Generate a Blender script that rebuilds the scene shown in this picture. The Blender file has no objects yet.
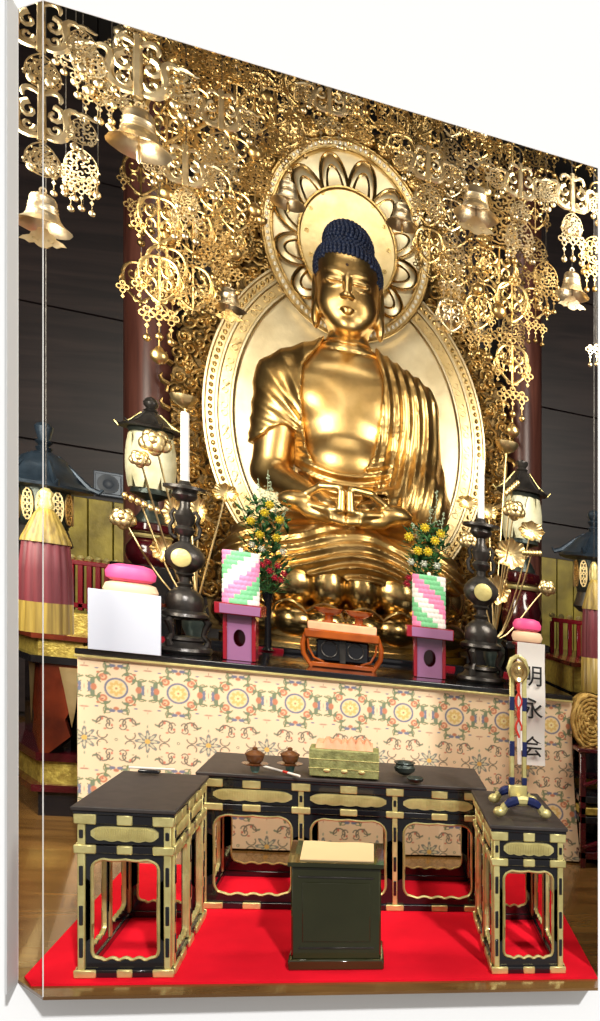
import bpy, bmesh, math, random
import numpy as np
from mathutils import Vector
R = random.Random(7)
PI = math.pi
sin, cos = math.sin, math.cos
C = bpy.context.scene.collection
# ---------------------------------------------------------------- view geometry (picture taken as 600x1021)
PHI = math.radians(18); S_, C_ = math.sin(PHI), math.cos(PHI)
VX, VY = 372.0, 603.0
FL = (3168 - VX) * S_ * C_
K = (946 - VY) * S_ / FL            # the whole place slopes gently down to the right
PX0 = VX + FL * S_ / C_
EYE = 1.6192
def P(px, py, Y):
    a = (px - PX0) / FL
    x = Y * (S_ + a * C_) / (C_ - a * S_); w = x * S_ + Y * C_
    return Vector((x, Y, (VY - py) * w / FL + K * x + EYE))
def PL(px, py, z):
    lo, hi = 1.0, 40.0
    for _ in range(50):
        m = (lo + hi) / 2
        v = P(px, py, m).z
        if (v < z) == (z < EYE): hi = m
        else: lo = m
    return P(px, py, m)
def mpp(px, Y):                     # metres per pixel, across and up
    v = P(px, VY, Y); w = v.x * S_ + Y * C_
    return w * w / (FL * Y), w / FL

# ---------------------------------------------------------------- materials
def lin(h):
    h = h.lstrip('#'); r = [int(h[i:i+2], 16) / 255 for i in (0, 2, 4)]
    return tuple(c / 12.92 if c < .04045 else ((c + .055) / 1.055) ** 2.4 for c in r)
def mat(name, col, rough=.5, metal=0.0, col2=None, scale=8.0, bump=0.0, bscale=40.0, coat=0.0, stretch=(1,1,1), spec=.5, detail=4, ramp=(.35,.65)):
    m = bpy.data.materials.new(name); m.use_nodes = True
    nt = m.node_tree; b = nt.nodes['Principled BSDF']
    if isinstance(col, str): col = lin(col)
    b.inputs['Base Color'].default_value = (*col, 1)
    b.inputs['Roughness'].default_value = rough; b.inputs['Metallic'].default_value = metal
    b.inputs['Coat Weight'].default_value = coat; b.inputs['Specular IOR Level'].default_value = spec
    tc = nt.nodes.new('ShaderNodeTexCoord'); mp = nt.nodes.new('ShaderNodeMapping')
    mp.inputs['Scale'].default_value = stretch
    nt.links.new(tc.outputs['Object'], mp.inputs['Vector'])
    if col2 is not None:
        if isinstance(col2, str): col2 = lin(col2)
        n = nt.nodes.new('ShaderNodeTexNoise'); n.inputs['Scale'].default_value = scale; n.inputs['Detail'].default_value = detail
        r = nt.nodes.new('ShaderNodeValToRGB')
        r.color_ramp.elements[0].color = (*col, 1); r.color_ramp.elements[1].color = (*col2, 1)
        r.color_ramp.elements[0].position = ramp[0]; r.color_ramp.elements[1].position = ramp[1]
        nt.links.new(mp.outputs[0], n.inputs['Vector']); nt.links.new(n.outputs['Fac'], r.inputs[0]); nt.links.new(r.outputs[0], b.inputs['Base Color'])
    if bump:
        n = nt.nodes.new('ShaderNodeTexNoise'); n.inputs['Scale'].default_value = bscale; n.inputs['Detail'].default_value = 3
        bp = nt.nodes.new('ShaderNodeBump'); bp.inputs['Strength'].default_value = bump; bp.inputs['Distance'].default_value = .02
        nt.links.new(mp.outputs[0], n.inputs['Vector']); nt.links.new(n.outputs['Fac'], bp.inputs['Height']); nt.links.new(bp.outputs[0], b.inputs['Normal'])
    return m
def attr_mat(name, rough=.6, metal=0.0, bump=0.0, bscale=200, coat=0):
    m = mat(name, (.5,.5,.5), rough, metal, bump=bump, bscale=bscale, coat=coat); nt = m.node_tree
    a = nt.nodes.new('ShaderNodeAttribute'); a.attribute_name = 'Col'
    nt.links.new(a.outputs['Color'], nt.nodes['Principled BSDF'].inputs['Base Color']); return m
M = dict(
 skin = mat('statue_gold', (.90,.62,.26), .36, 1, (.60,.38,.13), 3.0, .10, 9),
 robe = mat('robe_gold', (.84,.57,.22), .36, 1, (.50,.30,.10), 3.0, .12, 14),
 lotus = mat('lotus_gold', (.78,.54,.22), .24, 1, (.42,.27,.10), 2.5, .1, 10),
 leaf = mat('pale_gold_leaf', (.88,.69,.36), .38, 1, (.70,.52,.24), 5, .1, 20),
 disc = mat('halo_gold', (.88,.76,.50), .42, 1, (.66,.54,.32), 3, .1, 12),
 lace = mat('openwork_gold', (.88,.62,.27), .36, 1, (.50,.33,.12), 6, .15, 30),
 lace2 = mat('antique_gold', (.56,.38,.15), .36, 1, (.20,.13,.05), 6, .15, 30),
 pale = mat('silvery_brass', (.90,.76,.50), .36, 1, (.66,.52,.30), 8, .1, 30),
 bell = mat('bell_brass', (.90,.76,.52), .38, 1, (.70,.56,.36), 7, .1, 20),
 beadwhite = mat('pale_beads', (.90,.84,.70), .4, .4), plate = mat('shadow_gold_plate', (.16,.10,.04), .45, 1, (.08,.05,.02), 6, .3, 40),  # backing plate darkened to paint in shade between the openwork scrolls
 border = mat('border_gold', (.80,.56,.22), .33, 1, (.45,.28,.09), 7, .3, 40),
 fit = mat('gilt_fitting', (.80,.70,.30), .42, .65, (.62,.52,.20), 12, .12, 60),
 fitpaint = mat('gilt_lacquer_band', lin('#b9a24a'), .4, .35, lin('#8c7430'), 25, .35, 60),
 bronze = mat('dark_bronze', (.030,.027,.025), .32, .6, (.07,.062,.055), 9, .15, 40),
 bronzeg = mat('green_bronze', (.03,.042,.038), .35, .6, (.07,.08,.065), 9, .2, 40),
 black = mat('black_lacquer', (.008,.008,.010), .12, 0, coat=.5),
 blackgreen = mat('olive_black_lacquer', (.020,.021,.007), .10, 0, (.028,.029,.010), 3, coat=.6),
 topbrown = mat('brown_table_top', lin('#3a312c'), .55, 0, lin('#2f2723'), 20),
 red = mat('red_lacquer', lin('#861222'), .2, 0, coat=.4),
 redwood = mat('red_brown_lacquer', lin('#6a2814'), .25, 0, lin('#4a1a0e'), 6, coat=.3),
 pinkpanel = mat('pink_lacquer_panel', lin('#8c5c80'), .18, 0, coat=.5),
 maroon = mat('maroon_lacquer', lin('#4a1018'), .15, 0, lin('#36080e'), 5, coat=.6),
 orange = mat('orange_lacquer', lin('#9c4a12'), .15, 0, lin('#7a340a'), 5, coat=.6),
 cream = mat('cream_petal', lin('#dcd8b8'), .4, 0, lin('#c0bb94'), 10),
 blue = mat('blue_enamel', lin('#141f4e'), .25, 0, coat=.5),
 hair = mat('blue_hair', lin('#1c2c50'), .5, 0, lin('#15203c'), 20),
 dot = mat('dark_urna', (.05,.02,.01), .3),
 candle = mat('white_wax', (.85,.84,.80), .4),
 white = mat('white_board', lin('#c6cbd8'), .5),
 paper = mat('banner_paper', lin('#eeeae6'), .7),
 ink = mat('black_ink', (.01,.01,.012), .6),
 pinkcake = mat('pink_rice_cake', lin('#e8508a'), .5), creamcake = mat('cream_rice_cake', lin('#ecc8a4'), .5),
 green = mat('leaf_green', lin('#24502a'), .5, 0, lin('#3f7a36'), 30), sage = mat('pale_sprig', lin('#9aa98a'), .6),
 yellow = mat('yellow_petal', lin('#f0d020'), .5), redfl = mat('red_flower', lin('#c01436'), .5), whitefl = mat('white_petal', lin('#e8ead8'), .5),
 carpet = mat('red_felt', lin('#f0142a'), .95, 0, lin('#dc1024'), 3, .2, 300, spec=.1),
 tasselred = mat('maroon_silk', lin('#4e0c16'), .6, 0, lin('#6e262e'), 30, stretch=(1,1,.05)),
 tasselgold = mat('gold_silk', lin('#a48a3c'), .5, 0, lin('#6e5824'), 40, stretch=(1,1,.05)),
 cup = mat('brown_glaze', lin('#6e4424'), .25, 0, lin('#4c2c18'), 10, coat=.3), greencup = mat('celadon', lin('#5c8078'), .3),
 stick = mat('ivory_stick', lin('#e8ded0'), .4), cordred = mat('red_cord', lin('#c8301c'), .5),
 box = mat('green_brocade', lin('#9c9c5e'), .55, 0, lin('#747440'), 28, .3, 90),
 salmon = mat('salmon_paper', lin('#e2a67c'), .6, 0, lin('#d2926c'), 10), sheet = mat('cream_sheet', lin('#e2c08c'), .7),
 straw = mat('woven_straw', lin('#c8a45a'), .6, 0, lin('#94702c'), 25, .4, 60),
 grey = mat('grey_metal', lin('#6c7480'), .4, .3), greyd = mat('grey_cone', lin('#4c5460'), .5),
 goldwall = mat('gold_screen', lin('#a8963a'), .45, .2, lin('#7a6a22'), 4, .15, 20),
 shadow_jamb = mat('shadow_grey', (.60,.60,.60), .9), gallery = mat('white_plaster', (.93,.93,.93), .9), edge = mat('pale_edge', (.72,.70,.66), .6),  # first grey holds the drop shadow beside the opening
)
def wood(name, c1, c2, rough, axis='X', sc=3.0, coat=0, dist=4.0, grid=None):
    m = mat(name, c1, rough, 0, coat=coat); nt = m.node_tree; b = nt.nodes['Principled BSDF']
    mp = [n for n in nt.nodes if n.type == 'MAPPING'][0]
    w = nt.nodes.new('ShaderNodeTexNoise'); w.inputs['Scale'].default_value = sc; w.inputs['Detail'].default_value = 6
    w.inputs['Distortion'].default_value = dist * .2
    mp.inputs['Scale'].default_value = {'X': (.25,3,3), 'Y': (3,.25,3), 'Z': (3,3,.25)}[axis]
    r = nt.nodes.new('ShaderNodeValToRGB')
    r.color_ramp.elements[0].color = (*lin(c1), 1); r.color_ramp.elements[1].color = (*lin(c2), 1)
    r.color_ramp.elements[0].position = .35; r.color_ramp.elements[1].position = .65
    nt.links.new(mp.outputs[0], w.inputs['Vector']); nt.links.new(w.outputs['Fac'], r.inputs[0]); nt.links.new(r.outputs[0], b.inputs['Base Color'])
    return m
M['floorwood'] = wood('floor_boards', '#5e4020', '#7c582c', .2, 'X', 3, .3)
M['wallwood'] = wood('dark_wall_boards', '#1f171a', '#342828', .5, 'X', 3)
M['pillarwood'] = wood('pillar_wood', '#44241e', '#683e34', .35, 'Z', 4)
M['ceil'] = mat('dark_ceiling', (.010,.008,.007), .8)

# ---------------------------------------------------------------- mesh collector
def _chamfer_topology():
    bm = bmesh.new(); vs = []
    for i in range(8):
        sx, sy, sz = (1 if i & 1 else -1), (1 if i & 2 else -1), (1 if i & 4 else -1)
        for ax in range(3):
            p = [sx, sy, sz]
            for q in range(3):
                if q != ax: p[q] *= .8
            vs.append(bm.verts.new(p))
    bm.verts.ensure_lookup_table(); bm.verts.index_update()
    r = bmesh.ops.convex_hull(bm, input=bm.verts)
    bmesh.ops.dissolve_limit(bm, angle_limit=.01, verts=bm.verts, edges=bm.edges)
    bm.verts.index_update(); bm.verts.ensure_lookup_table()
    sg = [tuple(1 if c > 0 else -1 for c in v.co) + (max(range(3), key=lambda q: abs(v.co[q])),) for v in bm.verts]
    fs = [[v.index for v in f.verts] for f in bm.faces]; bm.free(); return sg, fs
_SG, _CF = _chamfer_topology()
class MB:
    def __init__(s): s.v = []; s.f = []; s.T = None
    def add(s, vs, fs):
        n = len(s.v)
        s.v += [s.T(*p) for p in vs] if s.T else [tuple(p) for p in vs]
        s.f += [[i + n for i in f] for f in fs]; return s
    def box(s, x0, x1, y0, y1, z0, z1, b=.002):
        c = ((x0+x1)/2, (y0+y1)/2, (z0+z1)/2); h = (abs(x1-x0)/2, abs(y1-y0)/2, abs(z1-z0)/2)
        b = min(b, min(h) * .6)
        vs = [tuple(c[q] + g[q] * (h[q] - (0 if q == g[3] else b)) for q in range(3)) for g in _SG]
        return s.add(vs, _CF)
    def lathe(s, prof, cx, cy, z0=0, n=24, ry=1.0, wav=None, rx=1.0, caps=True):
        vs = []
        for i, (z, r) in enumerate(prof):
            for j in range(n):
                t = 2*PI*j/n; q = r * (wav(t, i) if wav else 1)
                vs.append((cx + rx*q*cos(t), cy + ry*q*sin(t), z0 + z))
        fs = [[i*n+j, i*n+(j+1)%n, (i+1)*n+(j+1)%n, (i+1)*n+j] for i in range(len(prof)-1) for j in range(n)]
        if prof[0][0] > prof[-1][0]: fs = [f[::-1] for f in fs]
        if caps:
            a, b = list(range(n))[::-1], [(len(prof)-1)*n + j for j in range(n)]
            if prof[0][0] > prof[-1][0]: a, b = a[::-1], b[::-1]
            fs += [a, b]
        return s.add(vs, fs)
    def tube(s, pts, r, n=6, closed=False, flat=1.0, up=(0,1,0)):
        pts = [Vector(p) for p in pts]; m = len(pts)
        rr = r if isinstance(r, (list, tuple)) else [r]*m
        vs = []; U0 = Vector(up)
        for i, p in enumerate(pts):
            a = pts[(i-1) % m] if (closed or i) else p; b = pts[(i+1) % m] if (closed or i < m-1) else p
            t = (b - a); t = t.normalized() if t.length > 1e-9 else Vector((0,0,1))
            U = U0 - t * U0.dot(t)
            if U.length < .05: U = Vector((1,0,.1)) - t * Vector((1,0,.1)).dot(t)
            U.normalize(); W = t.cross(U)
            for j in range(n):
                q = 2*PI*(j+.5)/n
                vs.append(tuple(p + (U * cos(q) * flat + W * sin(q)) * rr[i]))
        k = m if closed else m-1
        fs = [[i*n+j, ((i+1)%m)*n+j, ((i+1)%m)*n+(j+1)%n, i*n+(j+1)%n] for i in range(k) for j in range(n)]
        if not closed: fs += [list(range(n)), [(m-1)*n+j for j in range(n)][::-1]]
        return s.add(vs, fs)
    def ell(s, c, r, nu=12, nv=8):
        if not isinstance(r, (tuple, list)): r = (r, r, r)
        vs = [(c[0], c[1], c[2]+r[2])]
        for i in range(1, nv):
            a = PI*i/nv
            for j in range(nu):
                t = 2*PI*j/nu; vs.append((c[0]+r[0]*sin(a)*cos(t), c[1]+r[1]*sin(a)*sin(t), c[2]+r[2]*cos(a)))
        vs.append((c[0], c[1], c[2]-r[2])); L = len(vs)-1
        fs = [[0, 1+j, 1+(j+1)%nu] for j in range(nu)]
        fs += [[1+i*nu+j, 1+(i+1)*nu+j, 1+(i+1)*nu+(j+1)%nu, 1+i*nu+(j+1)%nu] for i in range(nv-2) for j in range(nu)]
        fs += [[1+(nv-2)*nu+j, L, 1+(nv-2)*nu+(j+1)%nu] for j in range(nu)]
        return s.add(vs, fs)
    def prism(s, poly, y0, y1):           # outline in x,z extruded along y (y0 = front)
        n = len(poly); vs = [(x, y0, z) for x, z in poly] + [(x, y1, z) for x, z in poly]
        fs = [[i, (i+1)%n, n+(i+1)%n, n+i][::-1] for i in range(n)] + [list(range(n)), [n+i for i in range(n)][::-1]]
        return s.add(vs, fs)
    def ring(s, outer, inner, y0, y1):    # two outlines with equal counts, solid between
        n = len(outer)
        vs = [(x,y0,z) for x,z in outer] + [(x,y0,z) for x,z in inner] + [(x,y1,z) for x,z in outer] + [(x,y1,z) for x,z in inner]
        fs = []
        for i in range(n):
            j = (i+1) % n
            fs += [[i,j,n+j,n+i], [2*n+j,2*n+i,3*n+i,3*n+j], [i,2*n+i,2*n+j,j], [n+i,n+j,3*n+j,3*n+i]]
        return s.add(vs, fs)
def wloc(o):
    v = Vector((0,0,0))
    while o is not None: v += o.location; o = o.parent
    return v
def link(name, me, m=None, parent=None, loc=None):
    o = bpy.data.objects.new(name, me); C.objects.link(o)
    if m: me.materials.append(m)
    if parent: o.parent = parent
    if loc: o.location = loc
    return o
def obj(name, mb, m, parent=None, ang=38, loc=(0,0,0), col=None):
    off = wloc(parent) if parent else Vector((0,0,0))
    off = off + Vector(loc)
    me = bpy.data.meshes.new(name)
    if isinstance(mb, MB): V, F = mb.v, mb.f
    else: V, F = mb
    V = np.asarray(V, dtype=np.float64) - np.array(off)
    me.from_pydata(V.tolist() if len(V) < 300000 else V.tolist(), [], F if isinstance(F, list) else F.tolist()); me.update()
    bm = bmesh.new(); bm.from_mesh(me); bmesh.ops.recalc_face_normals(bm, faces=bm.faces); bm.to_mesh(me); bm.free()
    me.shade_smooth()
    if ang < 180: me.set_sharp_from_angle(angle=math.radians(ang))
    if col is not None:
        ca = me.color_attributes.new('Col', 'FLOAT_COLOR', 'POINT')
        a = np.ones((len(V), 4), dtype=np.float32); a[:, :3] = col; ca.data.foreach_set('color', a.ravel())
    o = link(name, me, M[m] if isinstance(m, str) else m, parent, loc)
    return o
def tag(o, label=None, cat=None, group=None, kind=None):
    if label: o['label'] = label
    if cat: o['category'] = cat
    if group: o['group'] = group
    if kind: o['kind'] = kind
    return o
def thing(name, label, cat, loc=(0,0,0), group=None):
    o = bpy.data.objects.new(name, None); C.objects.link(o); o.location = loc; o.empty_display_size = .1
    return tag(o, label, cat, group)
def struct(name, mb, m, **k): return tag(obj(name, mb, m, **k), kind='structure')
def dup(root, loc, scale=1.0, label=None, group=None):
    r = root.copy(); C.objects.link(r); r.location = loc; r.scale = (scale,)*3
    if label: r['label'] = label
    if group: r['group'] = group
    for ch in list(root.children):
        c = ch.copy(); C.objects.link(c); c.parent = r
        for g in list(ch.children):
            d = g.copy(); C.objects.link(d); d.parent = c
    return r

# ---------------------------------------------------------------- surface nets
def nets(F, xs, ys, zs):
    nx, ny, nz = F.shape; ins = F < 0
    cnt = np.zeros((nx-1, ny-1, nz-1)); acc = np.zeros((nx-1, ny-1, nz-1, 3))
    ax = (xs, ys, zs); sl = lambda o, n: slice(o, n-1+o)
    for d in range(3):
        o = [q for q in range(3) if q != d]
        for a in (0, 1):
            for b in (0, 1):
                s0 = [None]*3; s1 = [None]*3
                s0[d] = slice(0, F.shape[d]-1); s1[d] = slice(1, F.shape[d])
                for q, e in zip(o, (a, b)): s0[q] = s1[q] = sl(e, F.shape[q])
                f0, f1 = F[tuple(s0)], F[tuple(s1)]; cr = (f0 < 0) != (f1 < 0)
                t = np.where(cr, f0 / np.where(cr, f0 - f1, 1), 0)
                cnt += cr
                g = ax[d]; g0 = g[:-1]; dg = np.diff(g); sh = [1,1,1]; sh[d] = -1
                acc[..., d] += cr * (g0.reshape(sh) + t * dg.reshape(sh))
                for q, e in zip(o, (a, b)):
                    sh = [1,1,1]; sh[q] = -1
                    acc[..., q] += cr * ax[q][sl(e, F.shape[q])].reshape(sh)
    act = cnt > 0; idx = -np.ones(cnt.shape, dtype=np.int64); idx[act] = np.arange(act.sum())
    V = acc[act] / cnt[act][:, None]; quads = []
    for d in range(3):
        o = [q for q in range(3) if q != d]
        s0 = [slice(1, -1)]*3; s1 = [slice(1, -1)]*3; s0[d] = slice(0, F.shape[d]-1); s1[d] = slice(1, F.shape[d])
        i0 = ins[tuple(s0)]; cr = i0 != ins[tuple(s1)]
        p = np.argwhere(cr)
        for q in o: p[:, q] += 1
        g = []
        for da, db in ((-1,-1), (0,-1), (0,0), (-1,0)):
            r = p.copy(); r[:, o[0]] += da; r[:, o[1]] += db; g.append(idx[r[:,0], r[:,1], r[:,2]])
        q4 = np.stack(g, 1); fl = i0[cr]
        if d == 1: fl = ~fl
        q4[~fl] = q4[~fl][:, ::-1]
        quads.append(q4)
    return V, np.concatenate(quads)
# ================================================================ ROOM
Yg = 3.75
FY0 = 3.6
xr = P(598, 988, Yg).x
m = MB()                                # floor slab, its front left corner cut off at an angle
poly = [(P(43,997,FY0).x, FY0), (P(598,988,FY0).x, FY0), (xr, Yg), (xr, Yg+.01), (4.2, Yg+.01), (4.2, 10.3), (-4.6, 10.3), (-4.6, Yg+.01), (P(18,980,Yg).x, Yg+.01), (P(18,980,Yg).x, Yg)]
n_ = len(poly)
m.add([(x, y, 0) for x, y in poly] + [(x, y, -.012) for x, y in poly],
      [list(range(n_)), [n_+i for i in range(n_)][::-1]] + [[i, n_+i, n_+(i+1)%n_, (i+1)%n_] for i in range(n_)])
struct('floor', m, 'floorwood')
m = MB()
for i in range(5): m.box(-4.55, 4.15, 10.05, 10.12, .05+i*1.42, 1.46+i*1.42, .006)
m.box(-4.6, 4.2, 10.12, 10.2, 0, 7.1)
struct('wall_back', m, 'wallwood')
struct('wall_left', MB().box(-4.7, -4.6, Yg+.06, 10.2, 0, 7.1), 'wallwood')
struct('wall_right', MB().box(4.2, 4.3, Yg+.06, 10.2, 0, 7.1), 'wallwood')
struct('ceiling', MB().box(-4.7, 4.3, Yg+.06, 10.2, 7.1, 7.2), 'ceil')
# gallery wall with the picture-shaped opening
tl, tr, br_, bl = P(18,8.5,Yg), P(598,168,Yg), P(598,988,Yg), P(18,980,Yg)
tm = P(43, 0, Yg)
hole = [(tl.x, tl.z), (tm.x, tm.z), (tr.x, tr.z), (br_.x, -.013), (bl.x, -.013)]
out = [(-9, 9), (-3, 9), (9, 9), (9, -7), (-9, -7)]
struct('wall_front', MB().ring(out, hole, Yg, Yg+.004), 'gallery')
# added strip left of the opening, coloured as drop shadow, and the pale corner line
struct('trim_1', MB().box(bl.x-.008, bl.x, Yg-.10, Yg-.0005, -.012, tl.z, .001), 'shadow_jamb')
c0, c1 = P(43,997,FY0), P(43,0,FY0)
struct('trim_2', MB().tube([(c0.x, FY0, 0), (c1.x, FY0, c1.z)], .0022, 6), 'edge')

# two round wooden pillars
def pillar(px, r, lab):
    p = P(px, 500, 9.3)
    o = obj('wooden_pillar', MB().lathe([(0, r*1.15), (.25, r*1.15), (.27, r), (6.7, r)], p.x, p.y, 0, 40), 'pillarwood')
    tag(o, lab, 'pillar', None, 'thing')
pillar(151, .235, 'round red-brown wooden pillar behind the left cream-petalled lantern')
pillar(524, .20, 'round red-brown wooden pillar behind the right cream-petalled lantern')

# carpet
m = MB(); cp = [(-1.235,3.69), (.997,3.69), (1.04,5.22), (-1.285,5.22), (-1.28,3.762)]
m.add([(x,y,.0005) for x,y in cp]+[(x,y,.008) for x,y in cp], [[0,1,2,3,4][::-1], [5,6,7,8,9]]+[[i,(i+1)%5,5+(i+1)%5,5+i] for i in range(5)])
tag(obj('red_carpet', m, 'carpet'), 'bright red felt carpet under the three gilded black tables', 'carpet')

# ================================================================ TABLES
def cusp(u0, u1, z0, z1, N=72, r=.3, lobes=5):
    """opening outline: rounded upper corners, cusped lower edge"""
    cu, cz = (u0+u1)/2, (z0+z1)/2; a, b = (u1-u0)/2, (z1-z0)/2; pts = []
    r = min(a, b)*.36; q = []
    for cx_, cz_, t0 in ((a-r, b-r, 0), (-a+r, b-r, PI/2), (-a+r, -b+r, PI), (a-r, -b+r, 1.5*PI)):
        q += [(cx_+r*cos(t0+PI/2*k/8), cz_+r*sin(t0+PI/2*k/8)) for k in range(9)]
        if t0 in (0, PI):
            s_ = 1 if t0 == 0 else -1; q += [(s_*(a-r)*(1-2*k/16), s_*b) for k in range(1, 16)]
        else:
            s_ = -1 if t0 < 2 else 1; q += [(s_*a*(1-.015*sin(PI*k/6)), -s_*-(b-r)*(1-2*k/6)) for k in range(1, 6)]
    for x, z in q:
        if z < -b*.93: z += .06*b*abs(cos(PI*x/a*2.5)) * min(1, (1-abs(x)/a)*3)
        if z > b*.96: z -= .02*b*abs(sin(PI*x/a*1.5)) * min(1, (1-abs(x)/a)*4)
        pts.append((cu+x, cz+z))
    return pts
def rect_like(inner, u0, u1, z0, z1):
    cu, cz = (u0+u1)/2, (z0+z1)/2; a, b = (u1-u0)/2, (z1-z0)/2; o = []
    for x, z in inner:
        dx, dz = x-cu, z-cz; k = min(a/abs(dx) if dx else 9e9, b/abs(dz) if dz else 9e9); o.append((cu+dx*k, cz+dz*k))
    for cx_, cz_ in ((u0,z0),(u0,z1),(u1,z0),(u1,z1)):
        i = min(range(len(o)), key=lambda q: (o[q][0]-cx_)**2+(o[q][1]-cz_)**2); o[i] = (cx_, cz_)
    return o
def panel_face(root, T, W, H, bays, gilt_side=False):
    """one side of a gilded table in its own u (along), d (into the table), z frame"""
    def mb(): q = MB(); q.T = T; return q
    h = H / .67
    zb, zo0, zo1, z2, za0, za1 = .042*h, .05*h, .505*h, .545*h, .552*h, .628*h
    pw = .026
    for nm, z0, z1 in (('bottom_rail', 0, .04*h), ('middle_rail', .512*h, .543*h), ('top_rail', .63*h, .668*h)):
        r = obj(nm, mb().box(-.008, W+.008, -.008, .03, z0+.0085 if z0 == 0 else z0, z1, .003), 'black', root)
        fw = min(.1, W*.2)
        spots = [(-.012, fw), (W-fw, W+.012)] + [(W*i/bays - fw*.45, W*i/bays + fw*.45) for i in range(1, bays)] + [(W*(i+.5)/bays - fw*.42, W*(i+.5)/bays + fw*.42) for i in range(bays)]
        for a, b in spots: obj('rail_fitting', mb().box(a, b, -.013, .0, z0+.0088 if z0 == 0 else z0-.002, z1+.002, .004), 'fit', r)
    for i in range(bays+1):
        u = W*i/bays; u0 = min(max(u-pw/2, 0), W-pw)
        p = obj('post', mb().box(u0, u0+pw, -.006, .028, .041*h, .63*h, .003), 'fit', root)
        for (a, b) in ((.09, .17), (.22, .30), (.38, .46), (.57, .605)):
            obj('post_inlay', mb().box(u0+pw*.22, u0+pw*.78, -.010, 0, a*h, b*h, .004), 'black', p)
    for i in range(bays):
        a, b = W*i/bays + pw*.5, W*(i+1)/bays - pw*.5
        if i == 0: a += pw*.5
        if i == bays-1: b -= pw*.5
        obj('apron', mb().box(a, b, .004, .02, za0-.006, za1+.004, .001), 'black', root)
        # ribbed oval plate
        q = mb(); w = (b-a); pa, pb = a+w*.07, b-w*.07; n = max(12, int((pb-pa)/.0075))
        zc, hh = (za0+za1)/2, (za1-za0)*.40
        top, bot = [], []
        for j in range(n+1):
            t = j/n; e = (1-abs(2*t-1)**6)**.5 if 0 < t < 1 else .35
            top.append((pa+(pb-pa)*t, zc+hh*e)); bot.append((pa+(pb-pa)*t, zc-hh*e*(.80+.2*abs(sin(PI*5*t)))))
        q.prism(top + bot[::-1], -.004, .006)
        pl = obj('oval_plate', q, 'fit', root)
        q = mb()
        for j in range(2, n-1, 1):
            u = top[j][0]; q.box(u-.0016, u+.0016, -.008, -.003, bot[j][1]+.006, top[j][1]-.006, .0005)
        obj('plate_ribs', q, 'fit', pl)
        inner = cusp(a+w*.075, b-w*.075, zo0+.022*h, zo1-.02*h); outer = rect_like(inner, a, b, zb-.002, .515*h)
        obj('openwork_panel', mb().ring(outer, inner, .006, .022), 'black', root)
        obj('gilt_lining', mb().tube([(x, .010, z) for x, z in inner], .0065, 5, True, flat=1.6), 'fit', root)
def table(x0, x1, yf, yb, H, fb, sb, lab):
    r = thing('gilded_table', lab, 'table', ((x0+x1)/2, (yf+yb)/2, .008))
    obj('tabletop', MB().box(x0-.02, x1+.02, yf-.02, yb+.02, H+.012, H+.030, .004), 'topbrown', r)
    obj('tabletop_edge', MB().box(x0-.014, x1+.014, yf-.014, yb+.014, H-.002, H+.012, .003), 'black', r)
    W, D = x1-x0, yb-yf
    panel_face(r, lambda u, d, z: (x0+u, yf+d, z), W, H, fb)
    panel_face(r, lambda u, d, z: (x1-u, yb-d, z), W, H, fb)
    e = .03
    panel_face(r, lambda u, d, z: (x1-d, yf+e+u, z), D-2*e, H, sb)
    panel_face(r, lambda u, d, z: (x0+d, yb-e-u, z), D-2*e, H, sb)
    return r
table(-1.098, -.772, 3.745, 4.42, .655, 1, 2, 'black and gold table at left end, with a bare brown top')
table(.525, .845, 3.745, 4.44, .655, 1, 2, 'black and gold table at right end, carrying the gilded stand')
table(-.805, .575, 4.53, 5.06, .655, 3, 1, 'widest black and gold table, across the middle before the brocade cloth')

# front desk
r = thing('reading_desk', 'small plain glossy dark olive reading desk on the red carpet, front and centre', 'desk', (-.145, 3.9, .008))
dl, dr, dy = P(291,960,3.80).x, P(381,960,3.80).x, 3.80
obj('body', MB().box(dl, dr, dy, dy+.20, .05, .455, .008), 'blackgreen', r)
obj('plinth', MB().box(dl-.012, dr+.012, dy-.012, dy+.21, .0085, .055, .006), 'blackgreen', r)
obj('front_board', MB().box(dl+.045, dr-.045, dy-.006, dy+.002, .13, .385, .003), 'blackgreen', r)
q = MB()
for z in (.10, .405): q.box(dl+.03, dr-.03, dy-.005, dy+.001, z, z+.006, .001)
obj('bead_line', q, 'bronze', r)
q = MB(); q.add([(dl-.012,dy-.02,.456),(dr+.012,dy-.02,.456),(dr+.012,dy+.23,.456),(dl-.012,dy+.23,.456),(dl-.012,dy-.02,.474),(dr+.012,dy-.02,.474),(dr+.012,dy+.23,.500),(dl-.012,dy+.23,.500)],
      [[0,3,2,1],[4,5,6,7],[0,1,5,4],[1,2,6,5],[2,3,7,6],[3,0,4,7]])
obj('sloping_top', q, 'blackgreen', r)
def onslope(x, t, dz): return (x, dy-.02+.25*t, .474+.026*t+dz)
q = MB(); pts = []
N = 12
xs_ = np.linspace(dl+.035, dr-.03, 9); ts_ = np.linspace(.1, .93, 9)
V = []; F = []
for dz in (.001, .006):
    for i in range(9):
        for j in range(9): V.append(onslope(xs_[i], ts_[j], dz + (.002*sin(i*1.3)*sin(j*.9) if dz > .003 else 0)))
for i in range(8):
    for j in range(8):
        a = i*9+j; F.append([a, a+1, a+10, a+9]); b = a+81; F.append([b, b+9, b+10, b+1])
bd = [i*9 for i in range(9)] + [72+j for j in range(1,9)] + [i*9+8 for i in range(7,-1,-1)] + [j for j in range(7,0,-1)]
for i in range(len(bd)): a, b = bd[i], bd[(i+1)%len(bd)]; F.append([a, b, b+81, a+81])
q.add(V, F)
tag(obj('sutra_sheet', q, 'sheet'), 'blank cream sheet lying on the sloping top of the reading desk', 'paper')

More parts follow.
